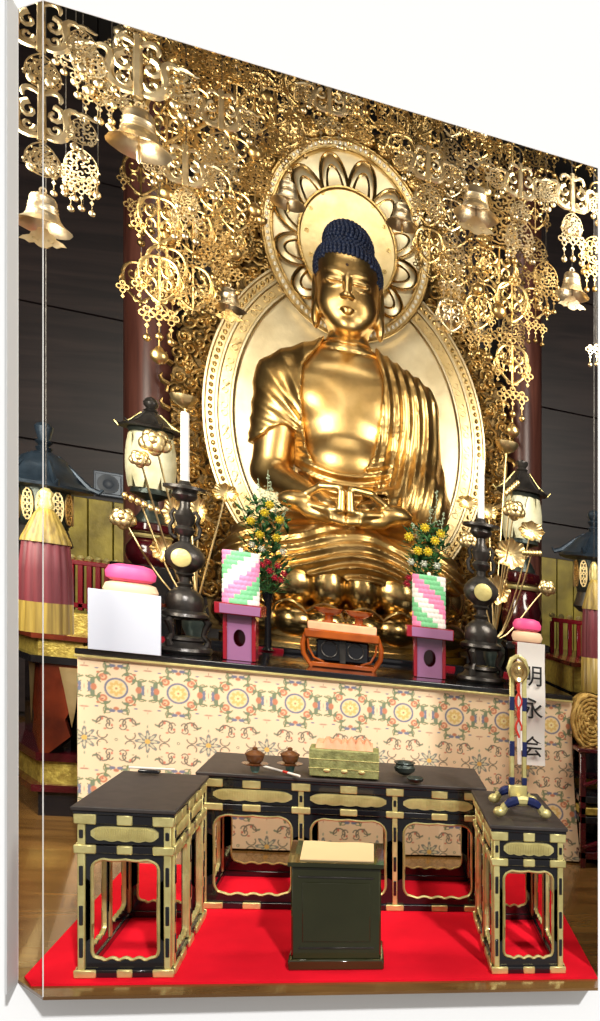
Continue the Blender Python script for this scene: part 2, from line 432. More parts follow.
# ================================================================ ALTAR
AX0, AX1, AY0, AY1, AZ = P(78,660,5.56).x-.01, P(569,690,5.56).x+.02, 5.56, 6.75, 1.15
r = thing('altar', 'long black lacquered altar table under the brocade cloth', 'altar', ((AX0+AX1)/2, 6.1, 0))
obj('altar_top', MB().box(AX0, AX1, AY0-.03, AY1, AZ-.035, AZ, .006), 'black', r)
obj('edge_line', MB().box(AX0, AX1, AY0-.036, AY0-.028, AZ-.05, AZ-.036, .002), 'fit', r)
obj('altar_body', MB().box(AX0+.04, AX1-.04, AY0+.03, AY1-.03, 0, AZ-.035, .006), 'black', r)
# brocade
stp = .0042
us = np.arange(AX0+.01, AX1-.005, stp); vs = np.arange(.012, AZ-.04, stp)
U, Vv = np.meshgrid(us, vs, indexing='ij')
def mixc(col, mask, c):
    mask = np.clip(mask, 0, 1)[..., None]; return col*(1-mask) + np.array(lin(c))*mask
def brocade(U, V):
    px_, pz_ = .325, .60
    u = (U + .131 + px_/2) % px_ - px_/2; zz = V - (EYE-.687); v = (zz + pz_/2) % pz_ - pz_/2
    col = np.ones(U.shape + (3,)) * np.array(lin('#ecd0aa'))
    col *= (1 + .05*np.sin(U*900)*np.sin(V*900))[..., None]
    aa = .0025
    def disk(cu, cv, ru, rv=None):
        rv = rv or ru; d = np.sqrt(((au-cu)/ru)**2 + ((av-cv)/rv)**2); return np.clip((1-d)*min(ru, rv)/aa, 0, 1)
    def arc(cu, cv, rad, w, a0, a1):
        d = np.abs(np.hypot(au-cu, av-cv) - rad); th = np.arctan2(av-cv, au-cu); th = (th-a0) % (2*PI)
        return np.clip((w-d)/aa, 0, 1) * (th < (a1-a0))
    au, av = np.abs(u)*.97, np.abs(v); rr = np.hypot(u, v); th = np.arctan2(v, u)
    # medallion
    dia = au + av
    for q_ in ((.118,.118,.066,.006,2.6,5.25), (.062,.062,.034,.005,-1.2,2.8), (.128,.045,.020,.004,1.0,5.6), (.045,.128,.020,.004,-1.0,3.8)): col = mixc(col, arc(*q_), '#456b3e')
    for (c, x, y, a, b) in (('#3f6a50', .118, .030, .010, .020), ('#b8603c', .112, .0, .012, .016), ('#3c5a86', .134, .012, .007, .014),
                            ('#3c5a86', .020, .132, .014, .008), ('#b8603c', .0, .118, .012, .008), ('#3f6a50', .045, .125, .013, .007),
                            ('#c0643c', .066, .062, .017, .017), ('#e8b890', .066, .062, .009, .009), ('#a0403a', .069, .066, .005, .005),
                            ('#b07a60', .1625, .0, .006, .02), ('#b8603c', .090, .088, .008, .006), ('#3f6a50', .086, .050, .006, .012), ('#3f6a50', .050, .084, .012, .006),
                            ('#a86a58', .150, .118, .014, .004), ('#a86a58', .1625, .132, .006, .010), ('#3c5a86', .098, .112, .010, .004)):
        col = mixc(col, disk(x, y, a*1.35, b*1.35), c)
    col = mixc(col, np.clip((.064-rr)/aa, 0, 1), '#3c5a86')
    col = mixc(col, np.clip((.053-rr)/aa, 0, 1), '#e8cf9a')
    col = mixc(col, np.clip((.046*(.62+.38*np.abs(np.cos(4*th)))-rr)/aa, 0, 1), '#d8b45c')
    col = mixc(col, np.clip((.024*(.7+.3*np.abs(np.cos(4*th)))-rr)/aa, 0, 1), '#ecdc9c')
    col = mixc(col, np.clip((.008-rr)/aa, 0, 1), '#b87a4c')
    # flower between the medallions
    u = (U + .131) % px_ - px_/2; v = zz % pz_ - pz_/2; au, av = np.abs(u), np.abs(v); rr = np.hypot(u, v); th = np.arctan2(v, u)
    col = mixc(col, np.clip((.070*np.abs(np.cos(4*th))**.8-rr)/aa, 0, 1)*(rr > .018), '#5a6a6c')
    col = mixc(col, np.clip((.052*np.abs(np.cos(4*th))**1.2-rr)/aa, 0, 1), '#c8c2a0')
    col = mixc(col, np.clip((.036*np.abs(np.sin(4*th))-rr)/aa, 0, 1), '#46565e')
    col = mixc(col, np.clip((.016-rr)/aa, 0, 1), '#dca838')
    for a in ((.095, .095, .034, .0055, -.6, 3.4), (.128, .078, .018, .0045, 2.2, 6.0), (.060, .118, .022, .005, 3.6, 7.0), (.13, .105, .016, .0045, 0, 4.4), (.09,.03,.026,.0045,2.5,6.2)):
        col = mixc(col, arc(*a), '#2c3a34')
    for (c, x, y, a, b) in (('#c0503c', .104, .06, .011, .006), ('#c0503c', .09, .118, .007, .011), ('#c0503c', .140, .082, .007, .010), ('#3f6a50', .05, .10, .012, .007), ('#3f6a50', .075, .085, .010, .004),
                            ('#3f6a50', .1625, .0, .010, .010), ('#f0d8b8', .1625, 0, .006, .006), ('#b03028', .1625, 0, .0025, .0025), ('#8a9a80', .0, .088, .006, .012), ('#b07a50', .075, .02, .010, .003)):
        col = mixc(col, disk(x, y, a, b), c)
    g = np.array(lin('#ecd0aa')); return col*.82+g*.18
col = brocade(U, Vv)
t_ = (Vv/AZ)
fl_ = np.clip((U-(AX1-.25))/.25, 0, 1)*(1-t_)**2
Yc = AY0 - .012 - .006*np.sin(U*9)*(1-t_) - .05*fl_ - .004*np.sin(U*31+1)*(1-t_)
nu, nv = U.shape
Uo = U + .06*fl_
V1 = np.stack([Uo, Yc, Vv], -1).reshape(-1, 3); V2 = V1 + np.array([0, .012, 0])
ii = (np.arange(nu-1)[:, None]*nv + np.arange(nv-1)[None, :]).ravel()
Fq = np.stack([ii, ii+nv, ii+nv+1, ii+1], 1)
bd = np.concatenate([np.arange(nu)*nv, (nu-1)*nv+np.arange(1, nv), np.arange(nu-2, -1, -1)*nv+nv-1, np.arange(nv-2, 0, -1)])
bn = np.roll(bd, -1); L_ = nu*nv
F_ = np.concatenate([Fq, Fq[:, ::-1]+L_, np.stack([bd, bn, bn+L_, bd+L_], 1)])
M['brocade'] = attr_mat('brocade_cloth', .75, bump=.15, bscale=400)
cc = np.concatenate([col.reshape(-1,3)]*2)
tag(obj('brocade_cloth', (np.concatenate([V1, V2]), F_), 'brocade', None, 180, col=cc), 'cream brocade cloth with round floral medallions hanging over the altar front', 'cloth')

# dais behind the altar, reaching out to both sides, with gilded bands
def dais(xa, xb, y0, lab):
    cx_, cy_ = (xa+xb)/2, y0+.6
    r = thing('gilded_dais', lab, 'dais', (cx_, cy_, 0))
    def slab(nm, z0, z1, o, m, b=.006):
        # footprint with the outer front corner cut at an angle
        c = .45
        pl = [(xa-o, y0-o), (xb+o, y0-o), (xb+o, 8.9), (xa-o-c, 8.9), (xa-o-c, y0-o+c*1.6)] if xa < -1 else [(xa-o, y0-o), (xb+o, y0-o), (xb+o+c, y0-o+c*1.6), (xb+o+c, 8.9), (xa-o, 8.9)]
        q = MB(); n = len(pl)
        q.add([(x,y,z0) for x,y in pl]+[(x,y,z1) for x,y in pl], [list(range(n))[::-1], [n+i for i in range(n)]]+[[i,(i+1)%n,n+(i+1)%n,n+i] for i in range(n)])
        return obj(nm, q, m, r)
    return r, slab
for side in (0, 1):
    if side == 0:
        pc = P(43, 815, 6.6); y0 = PL(50, 815, 0).y; xa = P(43,815,y0).x; xb = -1.80
        zs = lambda py: P(44, py, y0).z
        lab = 'left wing of the gilded dais, its corner post standing past the altar end'
        ys = dict(t0=633, g0=638, g1=655, b1=662, p1=752, g2=760, g3=783, k3=790)
    else:
        y0 = PL(590, 850, 0).y; xb = P(600,850,y0).x + .35; xa = 1.42
        zs = lambda py: P(590, py, y0).z
        lab = 'right wing of the gilded dais behind the round straw cushion'
        ys = dict(t0=664, g0=668, g1=693, b1=700, p1=775, g2=778, g3=800, k3=808)
    r, slab = dais(xa, xb, y0, lab)
    DT = globals().setdefault('DT', {}); DT[side] = zs(ys['t0'])
    slab('top_board', zs(ys['g0']), zs(ys['t0']), .05, 'redwood')
    gb = slab('upper_gold_band', zs(ys['g1']), zs(ys['g0']), .02, 'fitpaint')
    slab('upper_moulding', zs(ys['b1']), zs(ys['g1']), .05, 'black')
    slab('recess', zs(ys['p1']), zs(ys['b1']), -.08, 'black')
    slab('lower_moulding', zs(ys['g2']), zs(ys['p1']), .03, 'maroon')
    slab('lower_gold_band', zs(ys['g3']), zs(ys['g2']), .01, 'fitpaint')
    slab('plinth_step', zs(ys['k3']), zs(ys['g3']), .05, 'maroon')
    slab('plinth', 0, zs(ys['k3']), .02, 'black')
    # cusped red-brown corner leg with gilt scrolls, at the corner
    ex = xa if side == 0 else xb
    zt, zb_ = zs(ys['b1']), zs(ys['p1'])
    H_ = zt-zb_
    for sg, nm in ((-1, 'cusped_leg'), (1, 'cusped_leg')):
        pl = [(0, zt), (sg*.22, zt), (sg*.20, zt-H_*.35), (sg*.13, zt-H_*.62), (sg*.16, zt-H_*.8), (sg*.04, zb_), (0, zb_)]
        if side == 1 and sg == 1: continue
        q = MB()
        if sg == 1 or side == 1: q.T = lambda u, d, z: (ex+u, y0-.03+d, z)
        else: q.T = lambda u, d, z: (ex+u*.6, y0-.03+d-u*.9, z)
        q.prism(pl, 0, .04); lg = obj(nm, q, 'redwood', r)
        q2 = MB(); q2.T = q.T
        q2.prism([(sg*.10, zt-.02), (sg*.215, zt-.02), (sg*.19, zt-H_*.5), (sg*.17, zt-H_*.7), (sg*.15, zt-H_*.5), (sg*.13, zt-H_*.3)], -.008, 0)
        obj('gilt_scroll', q2, 'leaf', lg)
    if side == 0:
        # low parapet plate seen beside the white board
        a, b = P(66,612,y0+.1), P(92,636,y0+.1)
        obj('parapet_plate', MB().box(a.x, b.x+.2, y0+.1, y0+.16, b.z-.02, a.z, .01), 'fitpaint', r)
    else:
        a, b = P(440,655,7.3), P(560,684,7.3)
DTOP = {}
tag(obj('statue_platform', MB().box(-1.75, 1.35, 7.05, 9.2, 0, 1.12, .02), 'black'), 'dark stepped platform under the golden statue, behind the altar', 'platform')
rb_ = tag(obj('low_altar_board', MB().box(-1.60, 1.25, 6.90, 6.98, .0, 1.19, .01), 'black'), 'low black board with red insets running behind the altar offerings', 'board')
for a in (-1.5, -.95, .35, .9): obj('red_inset', MB().box(a, a+.3, 6.885, 6.90, 1.10, 1.18, .004), 'red', rb_)

# gold folding screens and wall speaker
for (a, b, y, t, bt, lab) in ((62, 138, 9.75, 500, 575, 'yellow gold screen low on the dark wall left of the statue'), (540, 590, 9.75, 560, 632, 'yellow gold screen low on the dark wall right of the statue')):
    p, q = P(a, t, y), P(b, bt, y); zt = P((a+b)/2, t, y).z; zb_ = P((a+b)/2, bt, y).z
    r = thing('gold_screen', lab, 'screen', ((p.x+q.x)/2, y+.02, 0))
    n = 3
    for i in range(n):
        x0 = p.x+(q.x-p.x)*i/n; x1 = p.x+(q.x-p.x)*(i+1)/n
        obj('screen_panel', MB().box(x0+.004, x1-.004, y, y+.03, .01, zt, .006), 'goldwall', r)
p, q = P(91, 469, 9.9), P(122, 496, 9.9); cz = (P(91,469,9.9).z+P(91,493,9.9).z)/2
r = thing('wall_speaker', 'grey framed square speaker on the dark wall beside the left lantern', 'speaker', ((p.x+q.x)/2, 9.95, cz))
w_, h_ = (q.x-p.x)/2, mpp(105, 9.9)[1]*12.5; cx_ = (p.x+q.x)/2
obj('frame', MB().box(cx_-w_, cx_+w_, 9.97, 10.06, cz-h_, cz+h_, .01), 'grey', r)
obj('grille', MB().box(cx_-w_*.84, cx_+w_*.84, 9.955, 9.975, cz-h_*.8, cz+h_*.8, .01), 'grey', r)
q = MB(); q.T = lambda x, y, z: (cx_+x, 9.955-z, cz+y); q.lathe([(0, .10), (.012, .10), (.012, .085), (.004, .05), (.014, .035), (.018, .01)], 0, 0, 0, 24)
obj('cone', q, 'greyd', r)
# ================================================================ STATUE
SX, SY = -.212, 8.3
def axis(spans):
    o = [spans[0][0]]
    for a, b, h in spans:
        n = max(1, int(round((b-a)/h))); o += list(np.linspace(a, b, n+1)[1:])
    return np.array(o)
def ell(X, Y, Z, c, r):
    a = np.sqrt(((X-c[0])/r[0])**2+((Y-c[1])/r[1])**2+((Z-c[2])/r[2])**2)
    return (a-1)*min(r)
def cap(X, Y, Z, a, b, r0, r1=None, sy=1.0):
    r1 = r0 if r1 is None else r1
    a = np.array(a, float); b = np.array(b, float); d = b-a; L = (d**2).sum()
    t = np.clip(((X-a[0])*d[0]+(Y-a[1])*d[1]+(Z-a[2])*d[2])/L, 0, 1)
    return np.sqrt((X-a[0]-t*d[0])**2+((Y-a[1]-t*d[1])/sy)**2+(Z-a[2]-t*d[2])**2)-(r0+(r1-r0)*t)
def smin(a, b, k):
    h = np.clip(.5+.5*(b-a)/k, 0, 1); return b*(1-h)+a*h-k*h*(1-h)
def smax(a, b, k): return -smin(-a, -b, k)
def head_sdf(X, Y, Z):
    f = ell(X, Y, Z, (0, -.10, 4.78), (.295, .355, .325))
    f = smin(f, ell(X, Y, Z, (0, -.13, 4.50), (.280, .315, .315)), .10)
    f = smin(f, ell(X, Y, Z, (0, -.30, 4.235), (.115, .11, .085)), .09)
    for s in (-1, 1):
        f = smin(f, ell(X, Y, Z, (s*.140, -.30, 4.42), (.10, .09, .13)), .09)       # cheeks
        f = smin(f, cap(X, Y, Z, (s*.045, -.448, 4.675), (s*.17, -.385, 4.715), .010, .008), .05)  # brow
        f = smax(f, -ell(X, Y, Z, (s*.125, -.490, 4.655), (.085, .050, .035)), .05)  # orbit
        f = smin(f, ell(X, Y, Z, (s*.122, -.392, 4.612), (.085, .062, .055)), .03)   # lid
        u = (X*s-.122)/.085
        f = np.maximum(f, -(np.maximum(np.abs(Z-(4.590+.018*u*u))-.0055, np.maximum(np.abs(X*s-.122)-.072, Y+.43))))  # slit
        e = ell(X, Y, Z, (s*.300, -.08, 4.56), (.038, .075, .235)); e = smin(e, ell(X, Y, Z, (s*.295, -.09, 4.33), (.042, .06, .10)), .04)
        e = smax(e, -ell(X, Y, Z, (s*.325, -.13, 4.60), (.03, .035, .13)), .02)
        f = smin(f, e, .03)
        f = smin(f, ell(X, Y, Z, (s*.040, -.475, 4.462), (.028, .034, .022)), .018)  # nostril wings
    f = smin(f, cap(X, Y, Z, (0, -.43, 4.67), (0, -.505, 4.475), .018, .034), .035)
    f = smin(f, ell(X, Y, Z, (-.016, -.432, 4.356), (.036, .024, .014)), .02); f = smin(f, ell(X, Y, Z, (.016, -.432, 4.356), (.036, .024, .014)), .02)
    f = smin(f, ell(X, Y, Z, (0, -.430, 4.328), (.036, .026, .016)), .016)
    return f
ARM = {-1: ((-.56,.02,3.66), (-.675,-.06,2.74), (-.15,-.66,2.44)), 1: ((.56,.02,3.66), (.675,-.06,2.74), (.15,-.66,2.44))}
def arm_sdf(X, Y, Z, s, g=0):
    a, b, c = ARM[s]
    f = cap(X, Y, Z, a, b, .215+g, .165+g)
    return smin(f, cap(X, Y, Z, b, c, .160+g, .085+g), .06)
def torso_sdf(X, Y, Z):
    f = ell(X, Y, Z, (0, 0, 3.50), (.56, .33, .52))
    f = smin(f, ell(X, Y, Z, (0, 0, 3.70), (.66, .28, .28)), .15)
    f = smin(f, ell(X, Y, Z, (0, -.03, 2.85), (.45, .33, .60)), .15)
    for s in (-1, 1):
        f = smin(f, ell(X, Y, Z, (s*.21, -.18, 3.50), (.26, .150, .225)), .035)
    f = smin(f, ell(X, Y, Z, (0, -.19, 2.92), (.36, .24, .26)), .07)
    f = smin(f, cap(X, Y, Z, (0, .02, 3.85), (0, -.05, 4.30), .20, .185), .10)
    f = smin(f, cap(X, Y, Z, (-.12, .04, 4.0), (-.45, .04, 3.80), .16, .17), .12); f = smin(f, cap(X, Y, Z, (.12, .04, 4.0), (.45, .04, 3.80), .16, .17), .12)
    for z in (4.02, 4.11, 4.20):
        d = np.abs(Z-z-.12*np.abs(X)-.15*(Y+.2)*0)-.006
        ff = np.where((np.abs(X) < .26) & (Y < .02), np.clip(.014-d*1.2, 0, .014), 0); f = f+ff
    return f
def legs_sdf(X, Y, Z):
    f = None
    for s in (-1, 1):
        p = cap(X, Y, Z, (s*.30, .05, 2.15), (s*.86, -.42, 1.98), .30, .24)
        q = cap(X, Y, Z, (s*.84, -.48, 1.93), (-s*.15, -.72, 2.06), .215, .17)
        p = smin(p, q, .12); f = p if f is None else smin(f, p, .14)
    f = smin(f, ell(X, Y, Z, (0, .0, 2.0), (.8, .5, .35)), .15)
    f = smin(f, ell(X, Y, Z, (0, -.45, 1.86), (1.02, .42, .20)), .12)
    return np.maximum(f, 1.84-Z)
def finger(X, Y, Z, pts, r):
    f = None
    for a, b in zip(pts[:-1], pts[1:]):
        c = cap(X, Y, Z, a, b, r, r*.9); f = c if f is None else smin(f, c, .012)
    return f
def hands_sdf(X, Y, Z):
    f = None
    X = X/1.32; Y = (Y+.78)/1.32-.78; Z = (Z-2.44)/1.32+2.44
    for s in (-1, 1):
        h = ell(X, Y, Z, (s*.295, -.70, 2.44), (.125, .10, .075)); h = smin(h, cap(X, Y, Z, (s*.25, -.74, 2.38), (s*.10, -.78, 2.35), .05, .04), .03)
        for i, (dz, ex) in enumerate(((-.052, .0), (-.020, .012), (.008, .02))):         # three fingers laid across, one over another
            h = smin(h, finger(X, Y, Z, [(s*.17, -.77, 2.42+dz*.9), (s*.09, -.835, 2.395+dz), (s*(.018+ex*.3), -.83, 2.385+dz)], .027), .010)
        h = smin(h, finger(X, Y, Z, [(s*.22, -.765, 2.42), (s*.10, -.83, 2.395), (s*.030, -.86, 2.41), (s*.026, -.86, 2.53)], .027), .010)   # index, raised against its mate
        h = smin(h, finger(X, Y, Z, [(s*.25, -.74, 2.49), (s*.15, -.80, 2.555), (s*.035, -.85, 2.56)], .028), .014)                               # thumb closing the ring
        f = h if f is None else np.minimum(f, h)
    return f
def fit(V):
    V = V.copy(); z = V[:, 2]; t = np.clip((2.45-z)/.25, 0, 1); t = t*t*(3-2*t)
    V[:, 0] *= .965 - .125*t + .035*np.clip((4.0-z)/.3, 0, 1)*(1-t); V[:, 2] = 1.84+(z-1.84)*.955
    return V + np.array([SX, SY, 0])
def buddha():
    root = thing('golden_buddha_statue', 'large golden seated statue in meditation with blue curled hair, hands joined in the lap', 'statue', (SX, SY, 1.7))
    xs = axis([(-1.25,-.42,.022), (-.42,.42,.0095), (.42,1.25,.022)]); ys = axis([(-1.08,-.9,.02), (-.9,-.35,.010), (-.35,.62,.026)])
    zs = axis([(1.6,2.28,.024), (2.28,2.62,.0095), (2.62,4.05,.020), (4.05,5.20,.0085)])
    X, Y, Z = np.meshgrid(xs, ys, zs, indexing='ij')
    X = X.astype(np.float32); Y = Y.astype(np.float32); Z = Z.astype(np.float32)
    f = torso_sdf(X, Y, Z)
    f = smin(f, arm_sdf(X, Y, Z, -1), .05); f = smin(f, arm_sdf(X, Y, Z, 1), .05)
    f = smin(f, legs_sdf(X, Y, Z)+.03, .05)
    f = smin(f, hands_sdf(X, Y+.03, Z)*1.32, .03)
    f = smin(f, head_sdf(X, Y, Z), .05)
    V, F = nets(f, xs, ys, zs); V = fit(V)
    body = obj('body', (V, F), 'skin', root, 180)
    # ---- robe
    xs = axis([(-1.36,1.36,.0155)]); ys = axis([(-1.15,-.2,.0155), (-.2,.7,.03)]); zs = axis([(1.58,4.16,.0155)])
    X, Y, Z = np.meshgrid(xs, ys, zs, indexing='ij')
    X = X.astype(np.float32); Y = Y.astype(np.float32); Z = Z.astype(np.float32)
    T = torso_sdf(X, Y, Z)-.035
    aR = arm_sdf(X, Y, Z, 1, .045); aL = arm_sdf(X, Y, Z, -1, .040)
    L = legs_sdf(X, Y, Z)-.03
    ridge = lambda t: (np.abs(((t*.5) % 1)*2-1)**1.3)*1.0      # 0..1 sharp valleys
    f = smin(T, aR, .10)
    # hanging sleeve between the right arm and the knee
    f = smin(f, ell(X, Y, Z, (.66, -.22, 2.62), (.24, .30, .40)), .12)
    aLu = smax(aL, (3.10 + .10*np.sin(X*9)) - Z, .02)
    f = smin(f, aLu, .06)
    f = smin(f, L, .10)
    arcs = np.hypot((X+.02)*1.25, (Z-3.95))
    chestw = 1/(1+np.exp(-(.40-np.abs(X+.02))*30)) * 1/(1+np.exp(-(2.95+.25*np.abs(X)-Z)*25)) * 1/(1+np.exp(-(Z-2.42)*40))
    disp = chestw*ridge(arcs/.042)*.028
    wR = 1/(1+np.exp(-(X-.26)*40)) * 1/(1+np.exp(-(Z-2.45)*25))
    disp += wR*ridge((X + .22*(Z-3.4)**2*.6 - .10*(3.9-Z)*np.clip(X-.3,0,1) + .02*np.sin(Z*3))/.043)*.024*np.clip((Z-2.2)/.5, .3, 1)
    wL = 1/(1+np.exp((X+.30)*40)) * 1/(1+np.exp(-(Z-3.0)*25))
    angL = np.arctan2(Z-3.05, X+.22)
    disp += wL*ridge(angL/.11)*.014
    lap = 1/(1+np.exp((Z-2.36)*30))
    sag = Z + .28*np.abs(X)**1.7*np.where(X > 0, .9, 1.1) - .05*np.sin(X*4)
    disp += lap*ridge((sag+.12*Y)/.052)*.030*np.clip(1-(Z-2.25)/.2, 0, 1)
    f = f - disp
    # openings: bare chest, bare left forearm, hands
    eR = np.interp(zs, [2.7, 2.85, 3.0, 3.2, 3.5, 3.8, 4.0, 4.2], [.0, .15, .22, .265, .30, .315, .27, .24]).astype(np.float32)
    eL = np.interp(zs, [2.7, 2.85, 3.0, 3.2, 3.5, 3.8, 4.0, 4.2], [-.05, -.28, -.35, -.38, -.40, -.385, -.28, -.20]).astype(np.float32)
    bot = 2.80 + .9*(X+.03)**2*1.0
    op = np.maximum(np.maximum(X-eR[None,None,:], eL[None,None,:]-X), np.maximum(bot-Z, Y-.12))
    f = np.maximum(f, -op)
    bare = np.minimum(cap(X, Y, Z, ARM[-1][0], ARM[-1][1], .26, .21), cap(X, Y, Z, ARM[-1][1], ARM[-1][2], .205, .13))
    bare = np.maximum(np.maximum(bare, Z-3.10-.10*np.sin(X*9)), X+.44-np.clip((3.1-Z)*.9,0,.6))
    f = np.maximum(f, -bare)
    hd = ell(X, Y, Z, (0, -.86, 2.50), (.46, .34, .17))
    f = np.maximum(f, -hd)
    fa = cap(X, Y, Z, (.40, -.45, 2.55), ARM[1][2], .16, .13)
    f = np.maximum(f, -np.maximum(fa, X-.34))
    V, F = nets(f, xs, ys, zs); V = fit(V)
    obj('robe', (V, F), 'robe', root, 180)
    # ---- hair of small curls in rows
    q = MB()
    def fz(z): return 1.84+(z-1.84)*.955
    def on_head(x, y, z):
        if y > .25: return False
        if y < -.10:
            return z > (4.885 - .05*(abs(x)/.25)**2 if abs(x) < .262 else 4.60)
        return z > 4.60
    def curls(c, r, z0, z1, ok):
        z = z0; k = 0
        while z < z1:
            a = math.sqrt(max(0, 1-((z-c[1])/r[2])**2)); n = max(3, int(2*PI*a*r[0]/.040))
            for j in range(n):
                t = 2*PI*(j+.5*(k % 2))/n; x, y = a*r[0]*cos(t), c[0]+a*r[1]*sin(t)
                if ok(x, y, z): q.ell((SX+x*.965, SY+y, fz(z)), (.0235, .0235, .023), 7, 5)
            z += .037 * max(.35, a); k += 1
    curls((-.07, 4.83), (.308, .375, .30), 4.60, 5.12, on_head)
    curls((-.05, 5.10), (.225, .25, .235), 4.98, 5.33, lambda x, y, z: y < .2)
    def shell(c, r, zl):
        V = []; F = []; nu, nv = 40, 24
        for i in range(nv+1):
            for j in range(nu):
                a = PI*.5*i/nv*1.25; t = 2*PI*j/nu; x, y, z = r[0]*sin(a)*cos(t), c[0]+r[1]*sin(a)*sin(t), c[1]+r[2]*cos(a)
                V.append((x, y, z))
        F = [[i*nu+j, (i+1)*nu+j, (i+1)*nu+(j+1)%nu, i*nu+(j+1)%nu] for i in range(nv) for j in range(nu)]
        F = [f for f in F if all(zl(*V[k]) for k in f)]
        q.add([(SX+x*.965, SY+y, fz(z)) for x, y, z in V], F)
    shell((-.07, 4.83), (.304, .37, .296), on_head); shell((-.05, 5.10), (.218, .243, .228), lambda x, y, z: z > 4.95)
    h = obj('curled_hair', q, 'hair', root, 60); h['label'] = 'blue curled hair'
    obj('urna', MB().ell((SX, SY-.448, fz(4.77)), (.017, .012, .017), 12, 8), 'dot', root)
buddha()

# ---- lotus seat
ls = thing('lotus_pedestal', 'golden lotus-petal pedestal carrying the seated statue', 'pedestal', (SX, SY, 1.12))
obj('seat_cushion', MB().lathe([(1.50,.72),(1.70,.80),(1.80,.86),(1.835,.84)], SX, SY-.1, 0, 48, .85), 'lotus', ls)
obj('stepped_base', MB().lathe([(1.12,1.10),(1.20,1.10),(1.205,1.04),(1.25,1.04),(1.26,1.10),(1.31,1.10),(1.32,.9),(1.40,.8),(1.50,.7)], SX, SY-.05, 0, 40, .82), 'lotus', ls)
def petal(q, cx, cy, R0, a, zb, zt, w, bulge, nu=14, nv=12):
    """bulging double-lobed lotus petal standing round an oval at angle a"""
    V = []; F = []
    for lay in (0, 1):
        for i in range(nv+1):
            v = i/nv
            for j in range(nu+1):
                u = -1+2*j/nu
                wid = w*math.sin(PI*(.18+.78*v)**.8)**.8 if v < .999 else w*.05
                lobes = .72+.28*abs(sin(PI*min(1,abs(u)*1.02)))**.8
                r = R0 + bulge*math.sin(PI*min(1, .1+v*.85))*lobes*(1-.35*u*u) - (.03 if lay else 0)
                z = zb + (zt-zb)*v*(1-.10*u*u) + (.04*math.exp(-(u/.25)**2)*v)
                t = a + u*wid/R0
                V.append((cx+r*sin(t), cy-r*.82*cos(t), z))
        n = (nu+1)*(nv+1)
    for i in range(nv):
        for j in range(nu):
            b = i*(nu+1)+j; F.append([b, b+1, b+nu+2, b+nu+1]); b += n; F.append([b, b+nu+1, b+nu+2, b+1])
    bd = [j for j in range(nu+1)] + [i*(nu+1)+nu for i in range(1, nv+1)] + [nv*(nu+1)+j for j in range(nu-1, -1, -1)] + [i*(nu+1) for i in range(nv-1, 0, -1)]
    for i in range(len(bd)): p, r_ = bd[i], bd[(i+1) % len(bd)]; F.append([p, p+n, r_+n, r_])
    q.add(V, F)
for row, (R0, zc, rz, n, off) in enumerate(((.86, 1.72, .235, 9, 0), (.95, 1.40, .15, 11, .5))):
    for k in range(n):
        a = 2*PI*(k+off)/n
        if cos(a) < -.3: continue
        q = MB(); wd = 2*PI*R0/n*.5
        for sg in (-1, 1):
            t = a+sg*wd*.47/R0
            q.ell((SX+R0*sin(t), SY-.08-R0*.82*cos(t), zc), (wd*.58*abs(cos(a))+.20*abs(sin(a)), wd*.58*abs(sin(a))+.20*abs(cos(a)), rz), 22, 14)
        rim = []
        for j in range(17):
            u = -1+2*j/16; t = a+u*wd*.98/R0; h = rz*(.55+.55*abs(sin(PI*min(1,abs(u)))) ) if abs(u) < .97 else rz*.2
            rim.append((SX+(R0+.13)*sin(t), SY-.08-(R0+.13)*.86*cos(t), zc+h))
        q.tube(rim, .016, 6)
        obj('lotus_petal', q, 'lotus', ls, 60)

# ================================================================ HALO
def oval(cx, cz, rx, rz, n=96, a0=0): return [(cx+rx*cos(a0+2*PI*i/n), cz+rz*sin(a0+2*PI*i/n)) for i in range(n)]
HX_, HZ = SX-.0, 4.985; BX, BZ = SX+.02, 3.23; HY_ = SY+.62
hl = thing('golden_mandorla', 'tall golden openwork halo with beaded rings standing behind the seated statue', 'halo', (SX, HY_+.1, 1.12))
def spiral(cx, cz, r, t0, turns, sg, n=13, y=0, tail=None):
    pts = []
    for i in range(n):
        t = i/(n-1); a = t0+sg*turns*2*PI*t; q = r*(1-.82*t); pts.append((cx+q*cos(a), y-.02*t, cz+q*sin(a)))
    return pts
def boat(t):
    """outer outline of the openwork border, t 0..1 from lower left over the top to lower right"""
    K_ = [(-1.25,1.55),(-1.42,2.1),(-1.52,2.8),(-1.54,3.4),(-1.46,3.9),(-1.28,4.3),(-1.12,4.75),(-1.00,5.2),(-.80,5.62),(-.50,5.98),(-.2,6.2),(0,6.32)]
    s = 1 if t > .5 else -1; q = (1-abs(2*t-1))*(len(K_)-1); i = min(int(q), len(K_)-2); f = q-i
    x = K_[i][0]*(1-f)+K_[i+1][0]*f; z = K_[i][1]*(1-f)+K_[i+1][1]*f
    return (SX + (x if s < 0 else -x), z)
outl = [boat(i/119) for i in range(120)]
obj('backing_plate', MB().prism(outl + [(SX+1.2, 1.2), (SX-1.2, 1.2)], HY_+.16, HY_+.22), 'plate', hl)
q = MB(); rb = random.Random(3)
def inside(x, z):
    # between the halo rings and the outline
    t = abs(x-SX); 
    if ((x-HX_)/.74)**2+((z-HZ)/.93)**2 < 1.0: return False
    if ((x-BX)/1.28)**2+((z-BZ)/1.62)**2 < .97: return False
    if z < 1.4: return False
    for i in range(60):
        pass
    zz = [1.55,2.1,2.8,3.4,3.9,4.3,4.75,5.2,5.62,5.98,6.2,6.32]; ww = [1.25,1.42,1.52,1.54,1.46,1.28,1.12,1.0,.8,.5,.2,0]
    return t < np.interp(z, zz, ww)-.03
cnt_ = 0; placed = []
